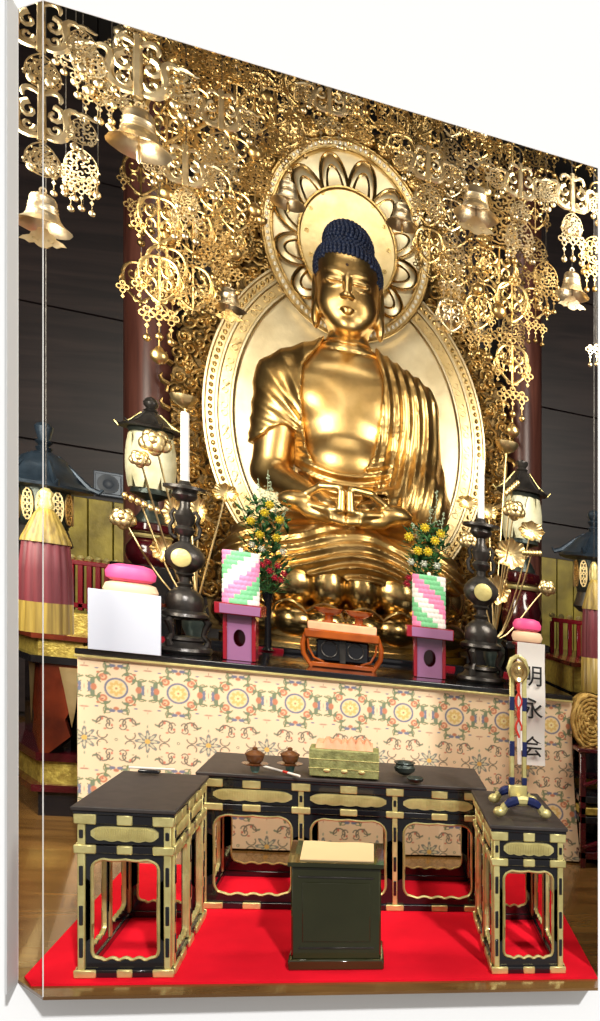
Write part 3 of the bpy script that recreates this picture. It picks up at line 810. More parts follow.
while cnt_ < 400:
    x = SX + rb.uniform(-1.56, 1.56); z = rb.uniform(1.5, 6.25)
    if not inside(x, z): 
        continue
    if any((x-a)**2+(z-b)**2 < .082**2 for a, b in placed) and rb.random() > .04: continue
    placed.append((x, z)); cnt_ += 1
    r_ = rb.uniform(.055, .095); t0 = rb.uniform(0, 2*PI); sg = rb.choice((-1, 1)); y = HY_+.12-rb.uniform(0, .05)
    pts = spiral(x, z, r_, t0, 1.35, sg, 12, y); rad = [.016*(1-.35*i/11) for i in range(12)]
    q.tube(pts, rad, 5)
    q.ell((pts[-1][0], y-.03, pts[-1][2]), .018, 6, 4)
obj('openwork_scrolls', q, 'border', hl, 60)
# flame tips along the outline
for i in range(2, 118, 2):
    x, z = boat(i/119); dx, dz = boat((i+1)/119)[0]-boat((i-1)/119)[0], boat((i+1)/119)[1]-boat((i-1)/119)[1]
    L_ = math.hypot(dx, dz); nx_, nz_ = -dz/L_, dx/L_
    q = MB(); q.tube([(x, HY_+.12, z), (x+nx_*.05+dx/L_*.02, HY_+.10, z+nz_*.05+dz/L_*.02), (x+nx_*.07+dx/L_*.06, HY_+.09, z+nz_*.07+dz/L_*.06), (x+nx_*.05+dx/L_*.09, HY_+.08, z+nz_*.05+dz/L_*.09)], [.03,.024,.015,.006], 5); obj('flame_tip', q, 'border', hl, 60)
# body halo
obj('body_disc', MB().prism(oval(BX, BZ, 1.03, 1.42, 72), HY_+.03, HY_+.10), 'disc', hl)
mr_ = MB().ring(oval(BX, BZ, 1.25, 1.62), oval(BX, BZ, 1.02, 1.40), HY_+.0, HY_+.10)
q = MB()
for rx_, rz_ in ((1.26, 1.63), (1.155, 1.53), (1.03, 1.41)): q.tube([(x, HY_-.005, z) for x, z in oval(BX, BZ, rx_, rz_)], .016, 6, True)
obj('ring_moulding', q, 'disc', hl)
q = MB()
for x, z in oval(BX, BZ, 1.208, 1.578, 150): q.ell((x, HY_-.008, z), (.019,.016,.024), 7, 5)
tag(obj('beading', q, 'border', hl), kind='stuff')
q = mr_
for i, (x, z) in enumerate(oval(BX, BZ, 1.092, 1.468, 44)):
    a = 2*PI*i/44
    for s in (-1, 1):
        cx2, cz2 = x-s*.030*sin(a)*1.0, z+s*.036*cos(a)
        q.tube([(cx2+.026*cos(b), HY_-.01, cz2+.026*sin(b)) for b in [2*PI*k/8 for k in range(8)]], .007, 4, True)
    if i % 2: q.tube([(x+.05*cos(a+.9), HY_-.01, z+.05*sin(a+.9)), (x, HY_-.02, z), (x-.05*cos(a+.9), HY_-.01, z-.05*sin(a+.9))], .008, 4)
obj('motif_ring', q, 'leaf', hl)
# head halo
y1 = HY_-.14
obj('head_disc', MB().prism(oval(HX_, HZ-.05, .43, .53, 64), y1-.02, y1+.06), 'leaf', hl)
obj('petal_ground', MB().ring(oval(HX_, HZ, .66, .84), oval(HX_, HZ-.05, .42, .52), y1+.01, y1+.06), 'disc', hl)
q = MB()
for i in range(12):
    a = 2*PI*(i+.5)/12
    for lay, sc in ((0, 1.0), (1, .62)):
        pts = []
        for k in range(15):
            t = -1+2*k/14; aa = a+t*.27*sc*(1.0); rr = 1.50 - .48*abs(t)**2.4*1.0 if lay == 0 else 1.32-.31*abs(t)**2
            rr = .97+(rr-1)*1.0
            pts.append((HX_+.44*rr*cos(aa), y1-.0-.03*(1-abs(t)), HZ-.05*max(0, 2.4-rr*1.4)+.55*rr*sin(aa)))
        q.tube(pts, .015 if lay == 0 else .011, 5)
obj('petal_outlines', q, 'lotus', hl)
for i in range(12):
    a = 2*PI*(i+.5)/12
    q = MB(); V = []; F = []
    for j in range(7):
        for k in range(9):
            t = -1+2*k/8; v = j/6; aa = a+t*.265*(1-.25*v*v); rr = .99+.47*v*(1-.5*abs(t)**2.2)
            V.append((HX_+.44*rr*cos(aa), y1-.030*sin(PI*v)*(1-t*t)+.008, HZ-.05*max(0, 2.4-rr*1.4)+.55*rr*sin(aa)))
    F = [[j*9+k, j*9+k+1, j*9+k+10, j*9+k+9] for j in range(6) for k in range(8)]
    q.add(V, F); n=len(V); q.add([(x, y1+.03, z) for x, y, z in V], [f[::-1] for f in F]); obj('halo_petal', q, 'disc', hl, 70)
obj('head_ring', MB().ring(oval(HX_, HZ, .735, .925), oval(HX_, HZ, .65, .83), y1-.03, y1+.06), 'leaf', hl)
q = MB()
for rx_, rz_ in ((.735, .925), (.66, .842), (.43, .53)): q.tube([(x, y1-.035, z) for x, z in oval(HX_, HZ-(.05 if rx_ < .5 else 0), rx_, rz_)], .014, 6, True)
obj('head_ring_moulding', q, 'border', hl)
q = MB()
for i, (x, z) in enumerate(oval(HX_, HZ, .698, .884, 98)): q.ell((x, y1-.035, z), (.016,.016,.020), 6, 4)
tag(obj('bead_row', q, 'beadwhite', hl), kind='stuff')
q = MB()
for i, (x, z) in enumerate(oval(HX_, HZ, .36, .49, 14)): q.tube([(x+.017*cos(b), y1-.022, z+.017*sin(b)) for b in [2*PI*k/7 for k in range(7)]], .006, 4, True); q.ell((x, y1-.02, z), .008, 5, 4)
obj('small_studs', q, 'border', hl)
# crest of cloud scrolls over the head halo
q = MB()
for i in range(11):
    a = PI*(.18+.64*i/10); x, z = HX_+.83*cos(a), HZ+1.03*sin(a)
    q.ell((x, y1+.0, z), (.085, .05, .085), 12, 8)
    for s in (-1, 1): q.tube(spiral(x+s*.04, z, .06, PI/2, 1.1, s, 10, y1-.05), .014, 5)
obj('cloud_crest', q, 'border', hl)

kf = (SY+.62)/8.3                     # the halo stands farther back and is larger
for o in [hl]+list(hl.children):
    if o is hl: continue
    a = np.empty(len(o.data.vertices)*3, dtype=np.float32); o.data.vertices.foreach_get('co', a); a = a.reshape(-1, 3)
    a[:, 0] = (a[:, 0]+hl.location.x)*kf-hl.location.x; a[:, 2] = EYE+(a[:, 2]+hl.location.z-EYE)*kf-hl.location.z
    o.data.vertices.foreach_set('co', a.ravel())
# ================================================================ OFFERINGS AND ALTAR FURNITURE
def LP(px, Y, prof):
    """lathe profile given as (picture height, radius in px) -> (z, r)"""
    sx, sz = mpp(px, Y); return [(P(px, py, Y).z, r*(sx+sz)/2) for py, r in prof]
def lpx(px, Y, prof, n=24, **k):
    c = P(px, 600, Y); return MB().lathe(sorted(LP(px, Y, prof)), c.x, Y, 0, n, **k)
def prof_(px, Y, prof, n=24, **k):     # profile kept in the order given (bottom to top)
    c = P(px, 600, Y); return MB().lathe(LP(px, Y, prof), c.x, Y, 0, n, **k)
def candlestick(px, base_y, sc, side):
    b = PL(px, base_y, AZ+.002); Y = b.y
    r = thing('candlestick', 'tall dark bronze candlestick with gold medallion standing on the altar, %s' % side, 'candlestick', (b.x, Y, AZ+.002))
    s = sc * (mpp(px, Y)[1])
    def lt(nm, prof, m, n=28, **k): return obj(nm, MB().lathe([(AZ+.003+z*s, q*s) for z, q in prof], b.x, Y, 0, n, **k), m, r)
    lt('base', [(0,24),(3,26),(6,25),(8,20),(12,17),(14,19),(17,17)], 'bronze')
    for k in range(3):
        a = PI/2 + 2*PI*k/3 + .5; q = MB()
        q.tube([(b.x+cos(a)*R_*s, Y+sin(a)*R_*s, AZ+z*s) for R_, z in ((20,9),(22,14),(17,20),(19,27),(22,33),(18,37))], [4*s,3*s,2.6*s,3*s,4*s,3*s], 8)
        obj('leg', q, 'bronze', r)
    lt('lower_bowl', [(34,12),(36,20),(38,23),(41,22),(44,17),(50,18),(58,17),(63,13),(66,9)], 'bronze')
    lt('stem', [(65,9),(68,6),(71,8),(73,5),(78,5),(81,9),(84,6)], 'bronze')
    body = lt('body', [(82,6),(86,11),(91,17),(97,19),(103,18),(109,13),(113,8)], 'bronze')
    q = MB(); q.T = lambda x, y, z: (b.x+x, Y-19.0*s-z+.006, AZ+97.5*s+y); q.lathe([(0,9.5*s),(.006,9*s),(.010,6*s),(.012,2*s)], 0, 0, 0, 24); obj('medallion', q, 'fit', body)
    lt('upper_stem', [(112,8),(115,5),(120,5),(123,8),(127,10),(131,7),(136,9),(141,10),(146,7),(150,5),(156,5)], 'bronze')
    for sg in (-1, 1):
        q = MB(); q.tube([(b.x+sg*x*s, Y, AZ+z*s) for x, z in ((8,118),(13,122),(14,130),(11,135),(13,142),(10,147),(7,144))], 2*s, 6); obj('ear', q, 'bronze', r)
    lt('drip_pan', [(155,4),(158,9),(162,12),(166,11),(168,20),(171,20),(171.5,17),(169.5,12)], 'bronze')
    lt('cup', [(169,5),(172,7),(176,5),(178,3)], 'bronze')
    top = AZ+.003+177*s
    return b.x, Y, top, s
for px, by, sc, side, c0, c1, wpx in ((185, 653, .97, 'left of the flowers', 412, 478, 4.6), (481, 682, .92, 'right of the flowers', 460, 519, 4.0)):
    x, Y, top, s = candlestick(px, by, sc, side)
    zt = P(px-2, c0, Y).z
    tag(obj('candle', MB().lathe([(top+.001, wpx*s*.9), (zt-.01, wpx*s*.86), (zt, wpx*s*.7)], x, Y, 0, 20), 'candle'), 'plain white candle on the candlestick %s' % side, 'candle')

# candy towers on red stands
for px, pyb, pyt, ypl, hw, sg, side in ((241, 660, 604, 552, 18.5, 1, 'left'), (429, 677, 627, 576, 16.5, -1, 'right')):
    b = PL(px, pyb, AZ+.002); Y = b.y; sx, sz = mpp(px, Y)
    r = thing('offering_stand', 'red lacquered stand with pink panel and round hole, %s of the altar centre' % side, 'stand', (b.x, Y, AZ+.002))
    zt = P(px, pyt, Y).z; zs_ = P(px, pyt+11, Y).z; w_ = 13.5*sx; d_ = w_*.9
    n = 40; zc = (AZ+zs_)/2
    outr = rect_like(oval(0, zc, 6*sx, 8.5*sz, n), -w_, w_, AZ+.003, zs_)
    q = MB(); q.T = lambda u, d, z: (b.x+u, Y-d_+d, z); q.ring(outr, oval(0, zc, 6*sx, 8.5*sz, n), .004, .02); obj('front_panel', q, 'pinkpanel', r)
    obj('back_panel', MB().box(b.x-w_, b.x+w_, Y+d_-.02, Y+d_, AZ+.003, zs_), 'red', r)
    for q_ in (-1, 1): obj('side_panel', MB().box(b.x+q_*(w_+.004)-.012, b.x+q_*(w_+.004)+.012, Y-d_-.002, Y+d_, AZ+.003, zs_, .003), 'red', r)
    obj('tray', MB().box(b.x-23*sx, b.x+23*sx, Y-23*sx, Y+23*sx, zs_, zt, .004), 'red', r)
    obj('tray_face', MB().box(b.x-18*sx, b.x+22*sx, Y-23*sx-.003, Y-23*sx+.002, zs_+.006, zt-.006, .002), 'pinkpanel', r)
    # tower: stacked scalloped sweets, spiral stripes
    zt2 = P(px, ypl, Y).z; rad = hw*sx*.98; nr, nz_ = 96, 90; V = []; cl = []
    cols = [lin('#f3a0c0'), lin('#f2efe6'), lin('#8fd69c'), lin('#f2efe6')]; cols = [lin('#e987b0'), lin('#74c088'), lin('#e6e2da')]
    for i in range(nz_+1):
        v = i/nz_; z = zt+.001+(zt2-zt)*v
        for j in range(nr):
            t = 2*PI*j/nr; row = v*11; ph = (row % 1)
            bump = 1+.022*abs(sin(PI*row))+.022*abs(sin(t*12+(int(row) % 2)*PI/2))
            V.append((b.x+rad*bump*cos(t), Y+rad*bump*sin(t), z))
            k = ((t/(2*PI))*24 - sg*int(row)*1.25) / 4.0
            cl.append(cols[int(math.floor(k)) % 3] if True else 0)
    F = [[i*nr+j, i*nr+(j+1)%nr, (i+1)*nr+(j+1)%nr, (i+1)*nr+j] for i in range(nz_) for j in range(nr)]
    F += [list(range(nr))[::-1], [nz_*nr+j for j in range(nr)]]
    if 'candy' not in M: M['candy'] = attr_mat('striped_sweets', .6)
    tw = thing('sweet_tower', 'upright roll of pink, green and white striped sweets on the %s red stand' % side, 'sweets', (b.x, Y, zt))
    obj('sweets', (V, F), 'candy', tw, 60, col=np.array(cl))
    obj('top_knob', MB().lathe([(zt2, .012), (zt2+.022, .012), (zt2+.026, .006)], b.x, Y, 0, 12), 'whitefl', tw)

# flower vases with bouquets
def bouquet(px, base_y, Y_off, cx, ytop, ybot, hw, yel, whi, red, sprig, side, rimy):
    b = PL(px, base_y, AZ+.002); Y = b.y
    sx, sz = mpp(px, Y)
    v = thing('flower_vase', 'slender black vase behind the %s sweet tower' % side, 'vase', (b.x, Y, AZ+.002))
    H = P(px, rimy, Y).z - AZ
    obj('vase_body', MB().lathe([(AZ+.003,.035),(AZ+.01,.05),(AZ+.03,.03),(AZ+H*.35,.022),(AZ+H*.8,.026),(AZ+H*.97,.045),(AZ+H,.048),(AZ+H,.03),(AZ+H*.5,.015)], b.x, Y, 0, 20), 'black', v)
    g = thing('bouquet', 'bouquet of green leaves, yellow and red flowers and pale sprigs in the %s vase' % side, 'flowers', (b.x, Y, AZ+H))
    rr = random.Random(px); z0 = AZ+H-.03
    q = MB(); L = MB()
    for k in range(420):
        ppx = cx + hw*rr.uniform(-1, 1)*rr.uniform(.4, 1); ppy = rr.uniform(ytop, ybot); e = P(ppx, ppy, Y+rr.uniform(-.09, .07))
        if k < 26: q.tube([(b.x, Y, z0), ((b.x+e.x)/2+(e.x-b.x)*.1, (Y+e.y)/2, (z0+e.z)/2-.0), tuple(e)], [.003,.0025,.0015], 4)
        a = rr.uniform(0, 2*PI); ln = rr.uniform(.06, .11); wd = ln*.22; up = rr.uniform(-.1, 1.0)
        dx, dy, dz = ln*cos(a), ln*sin(a)*.7, ln*up
        nx_, ny_ = -sin(a)*wd, cos(a)*wd
        L.add([(e.x, e.y, e.z), (e.x+dx*.5+nx_, e.y+dy*.5+ny_, e.z+dz*.6), (e.x+dx, e.y+dy, e.z+dz), (e.x+dx*.5-nx_, e.y+dy*.5-ny_, e.z+dz*.6), (e.x+dx*.5, e.y+dy*.5, e.z+dz*.6-.006)], [[0,1,2,3], [0,4,1], [1,4,2], [2,4,3], [3,4,0]])
    obj('stems', q, 'green', g); tag(obj('leaves', L, 'green', g, 180), kind='stuff')
    def flower(nm, pts, m, r_, n=9):
        for x, y in pts:
            e = P(x, y, Y-.11-rr.uniform(0,.02)); q = MB()
            for lay in (0, 1):
                for k in range(n):
                    a = 2*PI*(k+.5*lay)/n; ra = r_*(1-.3*lay)
                    q.add([(e.x+.2*ra*cos(a), e.y-.006*lay, e.z+.2*ra*sin(a)), (e.x+ra*.75*cos(a-.3), e.y-.010-.008*lay, e.z+ra*.75*sin(a-.3)), (e.x+ra*cos(a), e.y-.006-.010*lay, e.z+ra*sin(a)), (e.x+ra*.75*cos(a+.3), e.y-.010-.008*lay, e.z+ra*.75*sin(a+.3)), (e.x+.5*ra*cos(a), e.y+.004, e.z+.5*ra*sin(a))], [[0,1,2,3],[0,4,1],[1,4,2],[2,4,3],[3,4,0]])
            q.ell((e.x, e.y-.012, e.z), r_*.28, 6, 4)
            obj(nm, q, m, g, 180)
    flower('yellow_flower', yel, 'yellow', 5.2*sx); flower('white_flower', whi, 'whitefl', 4.2*sx, 6); flower('red_flower', red, 'redfl', 4.2*sx, 6)
    for x0, y0, x1, y1 in sprig:
        q = MB(); a, e = P(x0, y0, Y), P(x1, y1, Y-.02); q.tube([tuple(a), tuple((a+e)/2+Vector((.01,0,0))), tuple(e)], .0022, 4)
        for k in range(22):
            t = rr.uniform(.35, 1); c = a+(e-a)*t; w = .028*(1.15-t)+.006
            q.ell((c.x+rr.uniform(-w, w), c.y+rr.uniform(-.01,.01), c.z+rr.uniform(-w, w)*.7), rr.uniform(.005,.008), 5, 4)
        obj('sprig', q, 'sage', g)
bouquet(268, 651, 0, 266, 503, 594, 26, [(251,521),(265,513),(280,520),(260,535),(277,538),(270,505)], [(262,549),(283,552),(252,545)], [(263,565),(270,571),(278,566),(284,574),(275,578),(268,562),(281,580)],
        [(264,530,268,470),(262,530,258,478),(256,535,247,505),(272,530,276,492),(278,535,286,508),(268,520,271,482)], 'left', 592)
bouquet(437, 668, 0, 427, 527, 590, 20, [(425,528),(409,537),(435,541),(418,551),(428,552),(441,534)], [(424,564),(437,566),(411,562)], [(409,578),(407,584)],
        [(432,540,437,490),(428,540,430,505),(420,545,412,522),(436,545,444,512)], 'right', 600)

# central lacquered holder and the orange bowls
hx = 343; b = PL(hx, 668, AZ+.002); Y = b.y; sx, sz = mpp(hx, Y)
r = thing('incense_box_stand', 'orange-brown lacquered stand with curved legs at the centre of the altar', 'stand', (b.x, Y, AZ+.002))
zz = lambda py: P(hx, py, Y).z
W = 38*sx
obj('top_board', MB().box(b.x-34*sx, b.x+34*sx, Y-.10, Y+.12, zz(632), zz(624), .006), 'salmon', r)
obj('top_frame', MB().box(b.x-37*sx, b.x+37*sx, Y-.115, Y+.125, zz(640), zz(631.5), .008), 'orange', r)
for sg in (-1, 1):
    for yy in (-.09, .10):
        q = MB(); q.tube([(b.x+sg*u*sx, Y+yy, zz(v)) for u, v in ((36,636),(39,646),(38,656),(33,664),(30,668.5))], [.014,.016,.015,.013,.012], 8); obj('leg', q, 'orange', r)
    q = MB(); q.tube([(b.x+sg*u*sx, Y-.095, zz(v)) for u, v in ((34,641),(33,650),(28,659),(18,663))], .007, 6); obj('inner_scroll', q, 'orange', r)
for yy in (-.09, .10): obj('foot_rail', MB().box(b.x-31*sx, b.x+31*sx, Y+yy-.012, Y+yy+.012, AZ+.003, AZ+.035, .005), 'orange', r)
obj('inner_box', MB().box(b.x-26*sx, b.x+26*sx, Y-.06, Y+.08, zz(662), zz(640.5), .01), 'black', r)
q = MB()
for sg in (-1, 1): q.tube([(b.x+sg*(13+8*cos(a))*sx, Y-.066, zz(650)+8*sin(a)*sz) for a in [2*PI*k/14 for k in range(14)]], .004, 5, True)
q.box(b.x-3*sx, b.x+3*sx, Y-.075, Y-.055, zz(663), zz(641)); obj('metal_ring', q, 'bronze', r)
for cxp in (329, 359):
    c = P(cxp, 600, Y+.03); z0 = zz(624)+.001
    q = MB().lathe([(z0,.045),(z0+.008,.045),(z0+.012,.028),(z0+.045,.026),(z0+.055,.05),(z0+.075,.085),(z0+.095,.098),(z0+.097,.088),(z0+.07,.05)], c.x, Y+.01, 0, 28)
    tag(obj('orange_bowl', q, 'orange'), 'orange footed bowl on the central stand, %s one' % ('left' if cxp < 340 else 'right'), 'bowl')

# white board, rice cakes, banner
bb = PL(124, 652, AZ+.002); Y = bb.y-.02; a, c = P(88, 590, Y), P(161, 652, Y)
zl = P(124, 654, Y).z; zt = P(124, 594, Y).z
q = MB(); q.box(a.x, c.x, Y-.006, Y+.006, AZ+.002, zt+.012, .002)
tag(obj('white_board', q, 'white'), 'blank white board standing on the left end of the altar', 'board')
def cakes(px, yt, ym, yb, hw, side, below, Yc, zlow=None):
    sx, sz = mpp(px, Yc); c = P(px, 600, Yc).x
    tag(obj('rice_cake', MB().lathe(LP(px, Yc, [(yb, hw*.72),(yb-.12*(yb-ym), hw*.9),((yb+ym)/2, hw),(ym+.15*(yb-ym), hw*.9),(ym, hw*.6)]), c, Yc, 0, 32, .8), 'creamcake'), 'cream round rice cake under the pink one, %s' % below, 'rice cake')
    tag(obj('rice_cake', MB().lathe([(z+.0015, r) for z, r in LP(px, Yc, [(ym, hw*.72),(ym-.15*(ym-yt), hw*.88),((ym+yt)/2, hw*.92),(yt+.15*(ym-yt), hw*.78),(yt, hw*.45)])], c, Yc, 0, 32, .8), 'pinkcake'), 'pink round rice cake topping the cream one, %s' % below, 'rice cake')
yc = bb.y+.22
st = thing('cake_stand', 'dark red stand hidden behind the white board, carrying the rice cakes', 'stand', (P(131,600,yc).x, yc, AZ))
cx_ = P(131,600,yc).x; z_ = P(131, 600, yc).z
obj('tray', MB().box(cx_-.15, cx_+.17, yc-.13, yc+.13, z_-.025, z_-.001, .004), 'redwood', st)
obj('foot', MB().box(cx_-.10, cx_+.12, yc-.09, yc+.09, AZ+.001, z_-.025, .004), 'redwood', st)
cakes(131, 565, 582, 600, 26, 'left', 'above the white board', yc)
yc = PL(526, 690, AZ).y + .05
st = thing('cake_stand', 'red stand behind the hanging banner, carrying the right pair of rice cakes', 'stand', (P(527,600,yc).x, yc, AZ))
cx_ = P(527,600,yc).x; z_ = P(527, 643, yc).z
obj('tray', MB().box(cx_-.09, cx_+.09, yc-.08, yc+.09, z_-.02, z_-.001, .004), 'red', st)
obj('foot', MB().box(cx_-.07, cx_+.07, yc-.05, yc+.07, AZ+.001, z_-.02, .004), 'red', st)
cakes(527, 619, 631, 643, 15.5, 'right', 'above the banner', yc)
Yb = AY0-.10
a, c = P(517.5, 660, Yb), P(545, 765, Yb); zt, zb_ = P(530, 643, Yb).z, P(530, 765, Yb).z
bn = thing('paper_banner', 'white hanging paper banner with large black brush characters, right end of the altar', 'banner', ((a.x+c.x)/2, Yb, zt))
q = MB(); n = 20; V = []; 
for lay in (0, 1):
    for i in range(n+1):
        z = zt+(zb_-zt)*i/n; y = Yb+.012*sin(i*.5)+.003*lay + (.0 if z < AZ+.05 else 0)
        for x in np.linspace(a.x, c.x, 5): V.append((float(x), y, z))
F = []
for i in range(n):
    for j in range(4):
        p = i*5+j; F.append([p, p+1, p+6, p+5]); p += 5*(n+1); F.append([p, p+5, p+6, p+1])
bd = [0,1,2,3]+[i*5+4 for i in range(n)]+[n*5+j for j in (4,3,2,1)]+[i*5 for i in range(n,0,-1)]
for i in range(len(bd)): p, w_ = bd[i], bd[(i+1)%len(bd)]; F.append([p, w_, w_+5*(n+1), p+5*(n+1)])
q.add(V, F); obj('paper', q, 'paper', bn)
def glyph(ch, cx, cz, size, y, parent, w=.001):
    cu = bpy.data.curves.new('brush_character', 'FONT'); cu.body = ch; cu.size = size; cu.extrude = .001; cu.offset = w; cu.align_x = 'CENTER'; cu.align_y = 'CENTER'
    o = bpy.data.objects.new('tmp', cu); C.objects.link(o); bpy.context.view_layer.update()
    me = bpy.data.meshes.new_from_object(o.evaluated_get(bpy.context.evaluated_depsgraph_get())); C.objects.unlink(o); bpy.data.objects.remove(o)
    off = wloc(parent)
    xs = [v.co.x for v in me.vertices] or [0]; ys = [v.co.y for v in me.vertices] or [0]; mx, my = (min(xs)+max(xs))/2, (min(ys)+max(ys))/2
    for v in me.vertices: x, yy, z = v.co; v.co = (cx+(x-mx)-off.x, y-z-off.y, cz+(yy-my)*1.0-off.z)
    me.materials.clear(); g = link('brush_character', me, M['ink'], parent); return g
mx = (a.x+c.x)/2
for ch, py in (('明', 676), ('永', 708), ('会', 746)): glyph(ch, mx+.003, P(531, py, Yb).z, .148, Yb-.016, bn)

# things on the middle table
TT = .008+.655+.030
def on(px, py): return PL(px, py, TT+.001)
b = PL(343, 778, TT+.001); bx, by = b.x, b.y; w1, w2 = P(309, 770, by).x, P(379, 770, by).x
r = thing('brocade_box', 'green brocade covered box with knobs in the middle of the widest table', 'box', ((w1+w2)/2, by+.08, TT+.001))
zt = P(343, 751, by).z
obj('box_body', MB().box(w1, w2, by, by+.17, TT+.002, zt, .004), 'box', r)
q = MB()
for z0 in (.33, .66): q.box(w1-.002, w2+.002, by-.004, by, TT+(zt-TT)*z0-.002, TT+(zt-TT)*z0+.001, .001)
obj('drawer_line', q, 'fit', r)
for u in (.25, .5, .75):
    q = MB(); cx_ = w1+(w2-w1)*u; q.ell((cx_, by-.003, TT+.035), (.018,.006,.010), 12, 6); obj('knob_plate', q, 'fit', r)
q = MB(); z0 = zt+.001
for i, (x0, x1, h) in enumerate(((w1+.03, w1+.20, .05), (w1+.16, w2-.03, .062))):
    q = MB(); n = 14; V = []
    for k in range(n+1):
        x = x0+(x1-x0)*k/n; zz_ = z0+h*(.72+.28*sin(k*1.7+i))*min(1, .35+3*min(k/n, 1-k/n))
        V += [(x, by+.03, z0), (x, by+.05, zz_), (x, by+.14, zz_*.6+z0*.4+.02), (x, by+.15, z0)]
    F = [[k*4+j, k*4+(j+1)%4, k*4+4+(j+1)%4, k*4+4+j] for k in range(n) for j in range(4)] + [[0,1,2,3], [n*4+3, n*4+2, n*4+1, n*4]]
    q.add(V, F); tag(obj('folded_paper', q, 'salmon'), 'salmon pink folded paper on the brocade box, %s piece' % ('left' if i == 0 else 'right'), 'paper')
for px, lab in ((255, 'brown lidded cup at the left of the widest table'), (290, 'brown lidded cup next to the white stick on the widest table')):
    b = on(px, 772); r = thing('lidded_cup', lab, 'cup', (b.x, b.y, TT+.001)); k = .0052; z = TT+.001
    obj('stand_foot', MB().lathe([(z,.016),(z+.02,.022),(z+.035,.024)], b.x, b.y, 0, 20), 'greencup', r)
    obj('saucer', MB().lathe([(z+.035,.03),(z+.040,.058),(z+.045,.062),(z+.046,.03)], b.x, b.y, 0, 24), 'cup', r)
    obj('cup_body', MB().lathe([(z+.046,.024),(z+.056,.036),(z+.082,.044),(z+.088,.044)], b.x, b.y, 0, 24), 'cup', r)
    obj('lid', MB().lathe([(z+.088,.048),(z+.094,.047),(z+.106,.028),(z+.112,.012),(z+.122,.013),(z+.128,.006)], b.x, b.y, 0, 24), 'cup', r)
b1, b2 = on(264, 768), on(300, 777)
q = MB(); q.tube([(b1.x, b1.y, TT+.010), (b2.x, b2.y-.02, TT+.010)], [.006,.006], 8)
r = obj('ritual_stick', q, 'stick'); tag(r, 'thin white stick with red marks lying before the two cups', 'stick')
q = MB(); f_ = lambda t: (b1.x+(b2.x-b1.x)*t, b1.y+(b2.y-.02-b1.y)*t, TT+.010); q.tube([f_(.55), f_(.68)], .0068, 8); obj('red_band', q, 'cordred', r)
b = on(405, 776); z = TT+.001
tag(obj('incense_bowl', MB().lathe([(z,.022),(z+.006,.032),(z+.02,.052),(z+.042,.058),(z+.058,.048),(z+.064,.050),(z+.066,.058),(z+.070,.056),(z+.066,.04),(z+.03,.03)], b.x, b.y+.04, 0, 28), 'bronzeg'), 'round dark bowl with a flared rim at the right of the widest table', 'bowl')
b = on(413, 781)
tag(obj('dark_dish', MB().lathe([(z,.02),(z+.006,.036),(z+.022,.046),(z+.026,.044),(z+.012,.02)], b.x+.01, b.y-.03, 0, 24), 'bronzeg'), 'small flat dark dish in front of the round bowl', 'dish')
b = PL(143, 779, TT); q = MB(); q.box(b.x-.05, b.x+.04, 4.36, 4.40, TT+.001, TT+.016, .004)
r = thing('brush_rest', 'small black rest with a white rod at the back of the left table', 'rest', (b.x, 4.38, TT+.001)); obj('rest_block', q, 'black', r)
q = MB(); q.tube([(b.x-.09, 4.38, TT+.021), (b.x+.10, 4.38, TT+.023)], .005, 8); obj('white_rod', q, 'stick', r)

# gilded stand with hanging gong hoop on the right table
tx, ty = P(519, 815, 3.95).x, 3.98
r = thing('gong_stand', 'gilded stand with blue bands, red cords and a gold hoop, on the right table', 'stand', (tx, ty, TT+.001))
def foot(y, w, h):
    q = MB(); pts = []
    for k in range(13):
        t = -1+2*k/12; pts.append((tx+t*w, y, TT+.022+h*(1-t*t)**.6))
    q.tube(pts, [.020,.020,.018,.019,.022,.024,.026,.024,.022,.019,.018,.020,.020], 8, flat=.8); f = obj('arched_foot', q, 'fit', r)
    for sg in (-1, 1):
        q = MB(); q.ell((tx+sg*(w+.008), y, TT+.026), (.030,.024,.024), 12, 8); obj('foot_scroll', q, 'fit', f)
        q = MB(); q.tube([(tx+sg*w*u, y-.007, TT+.022+h*(1-u*u)**.6+.004) for u in (.22,.42,.62,.8)], [.020,.023,.022,.016], 8, flat=.85); obj('blue_inlay', q, 'blue', f)
foot(ty-.13, .100, .060); foot(ty+.15, .085, .052)
q = MB(); q.tube([(tx, ty-.13, TT+.075), (tx, ty+.15, TT+.070)], .016, 8); obj('cross_bar', q, 'fit', r)
pt = P(525, 672, ty).z
for sg in (-1, 1):
    q = MB(); q.box(tx+sg*.030-.011, tx+sg*.030+.011, ty-.012, ty+.012, TT+.07, pt-.03, .003); p = obj('upright', q, 'fit', r)
    for (u, v) in ((.10,.17),(.34,.47),(.72,.84)):
        q = MB(); z0 = TT+.07; L_ = pt-.03-z0; q.box(tx+sg*.030-.0125, tx+sg*.030+.0125, ty-.0135, ty+.0135, z0+L_*u, z0+L_*v, .003); obj('blue_band', q, 'blue', p)
q = MB(); q.box(tx-.045, tx+.045, ty-.015, ty+.015, TT+.07, TT+.13, .006); obj('socket_block', q, 'fit', r)
q = MB()
for sg in (-1, 1): q.tube([(tx+sg*.030, ty, pt-.04), (tx+sg*.045, ty, pt+.01), (tx+sg*.030, ty, pt+.055), (tx, ty, pt+.075)], [.012,.013,.013,.011], 8)
obj('hoop_frame', q, 'fit', r)
q = MB(); q.T = lambda x, y, z: (tx+x*.8, ty-.02-z, pt+y); q.lathe([(0,.050),(.012,.052),(.016,.045),(.010,.03),(.016,.02),(.02,.008)], 0, 0, 0, 24); obj('gold_disc', q, 'lotus', r)
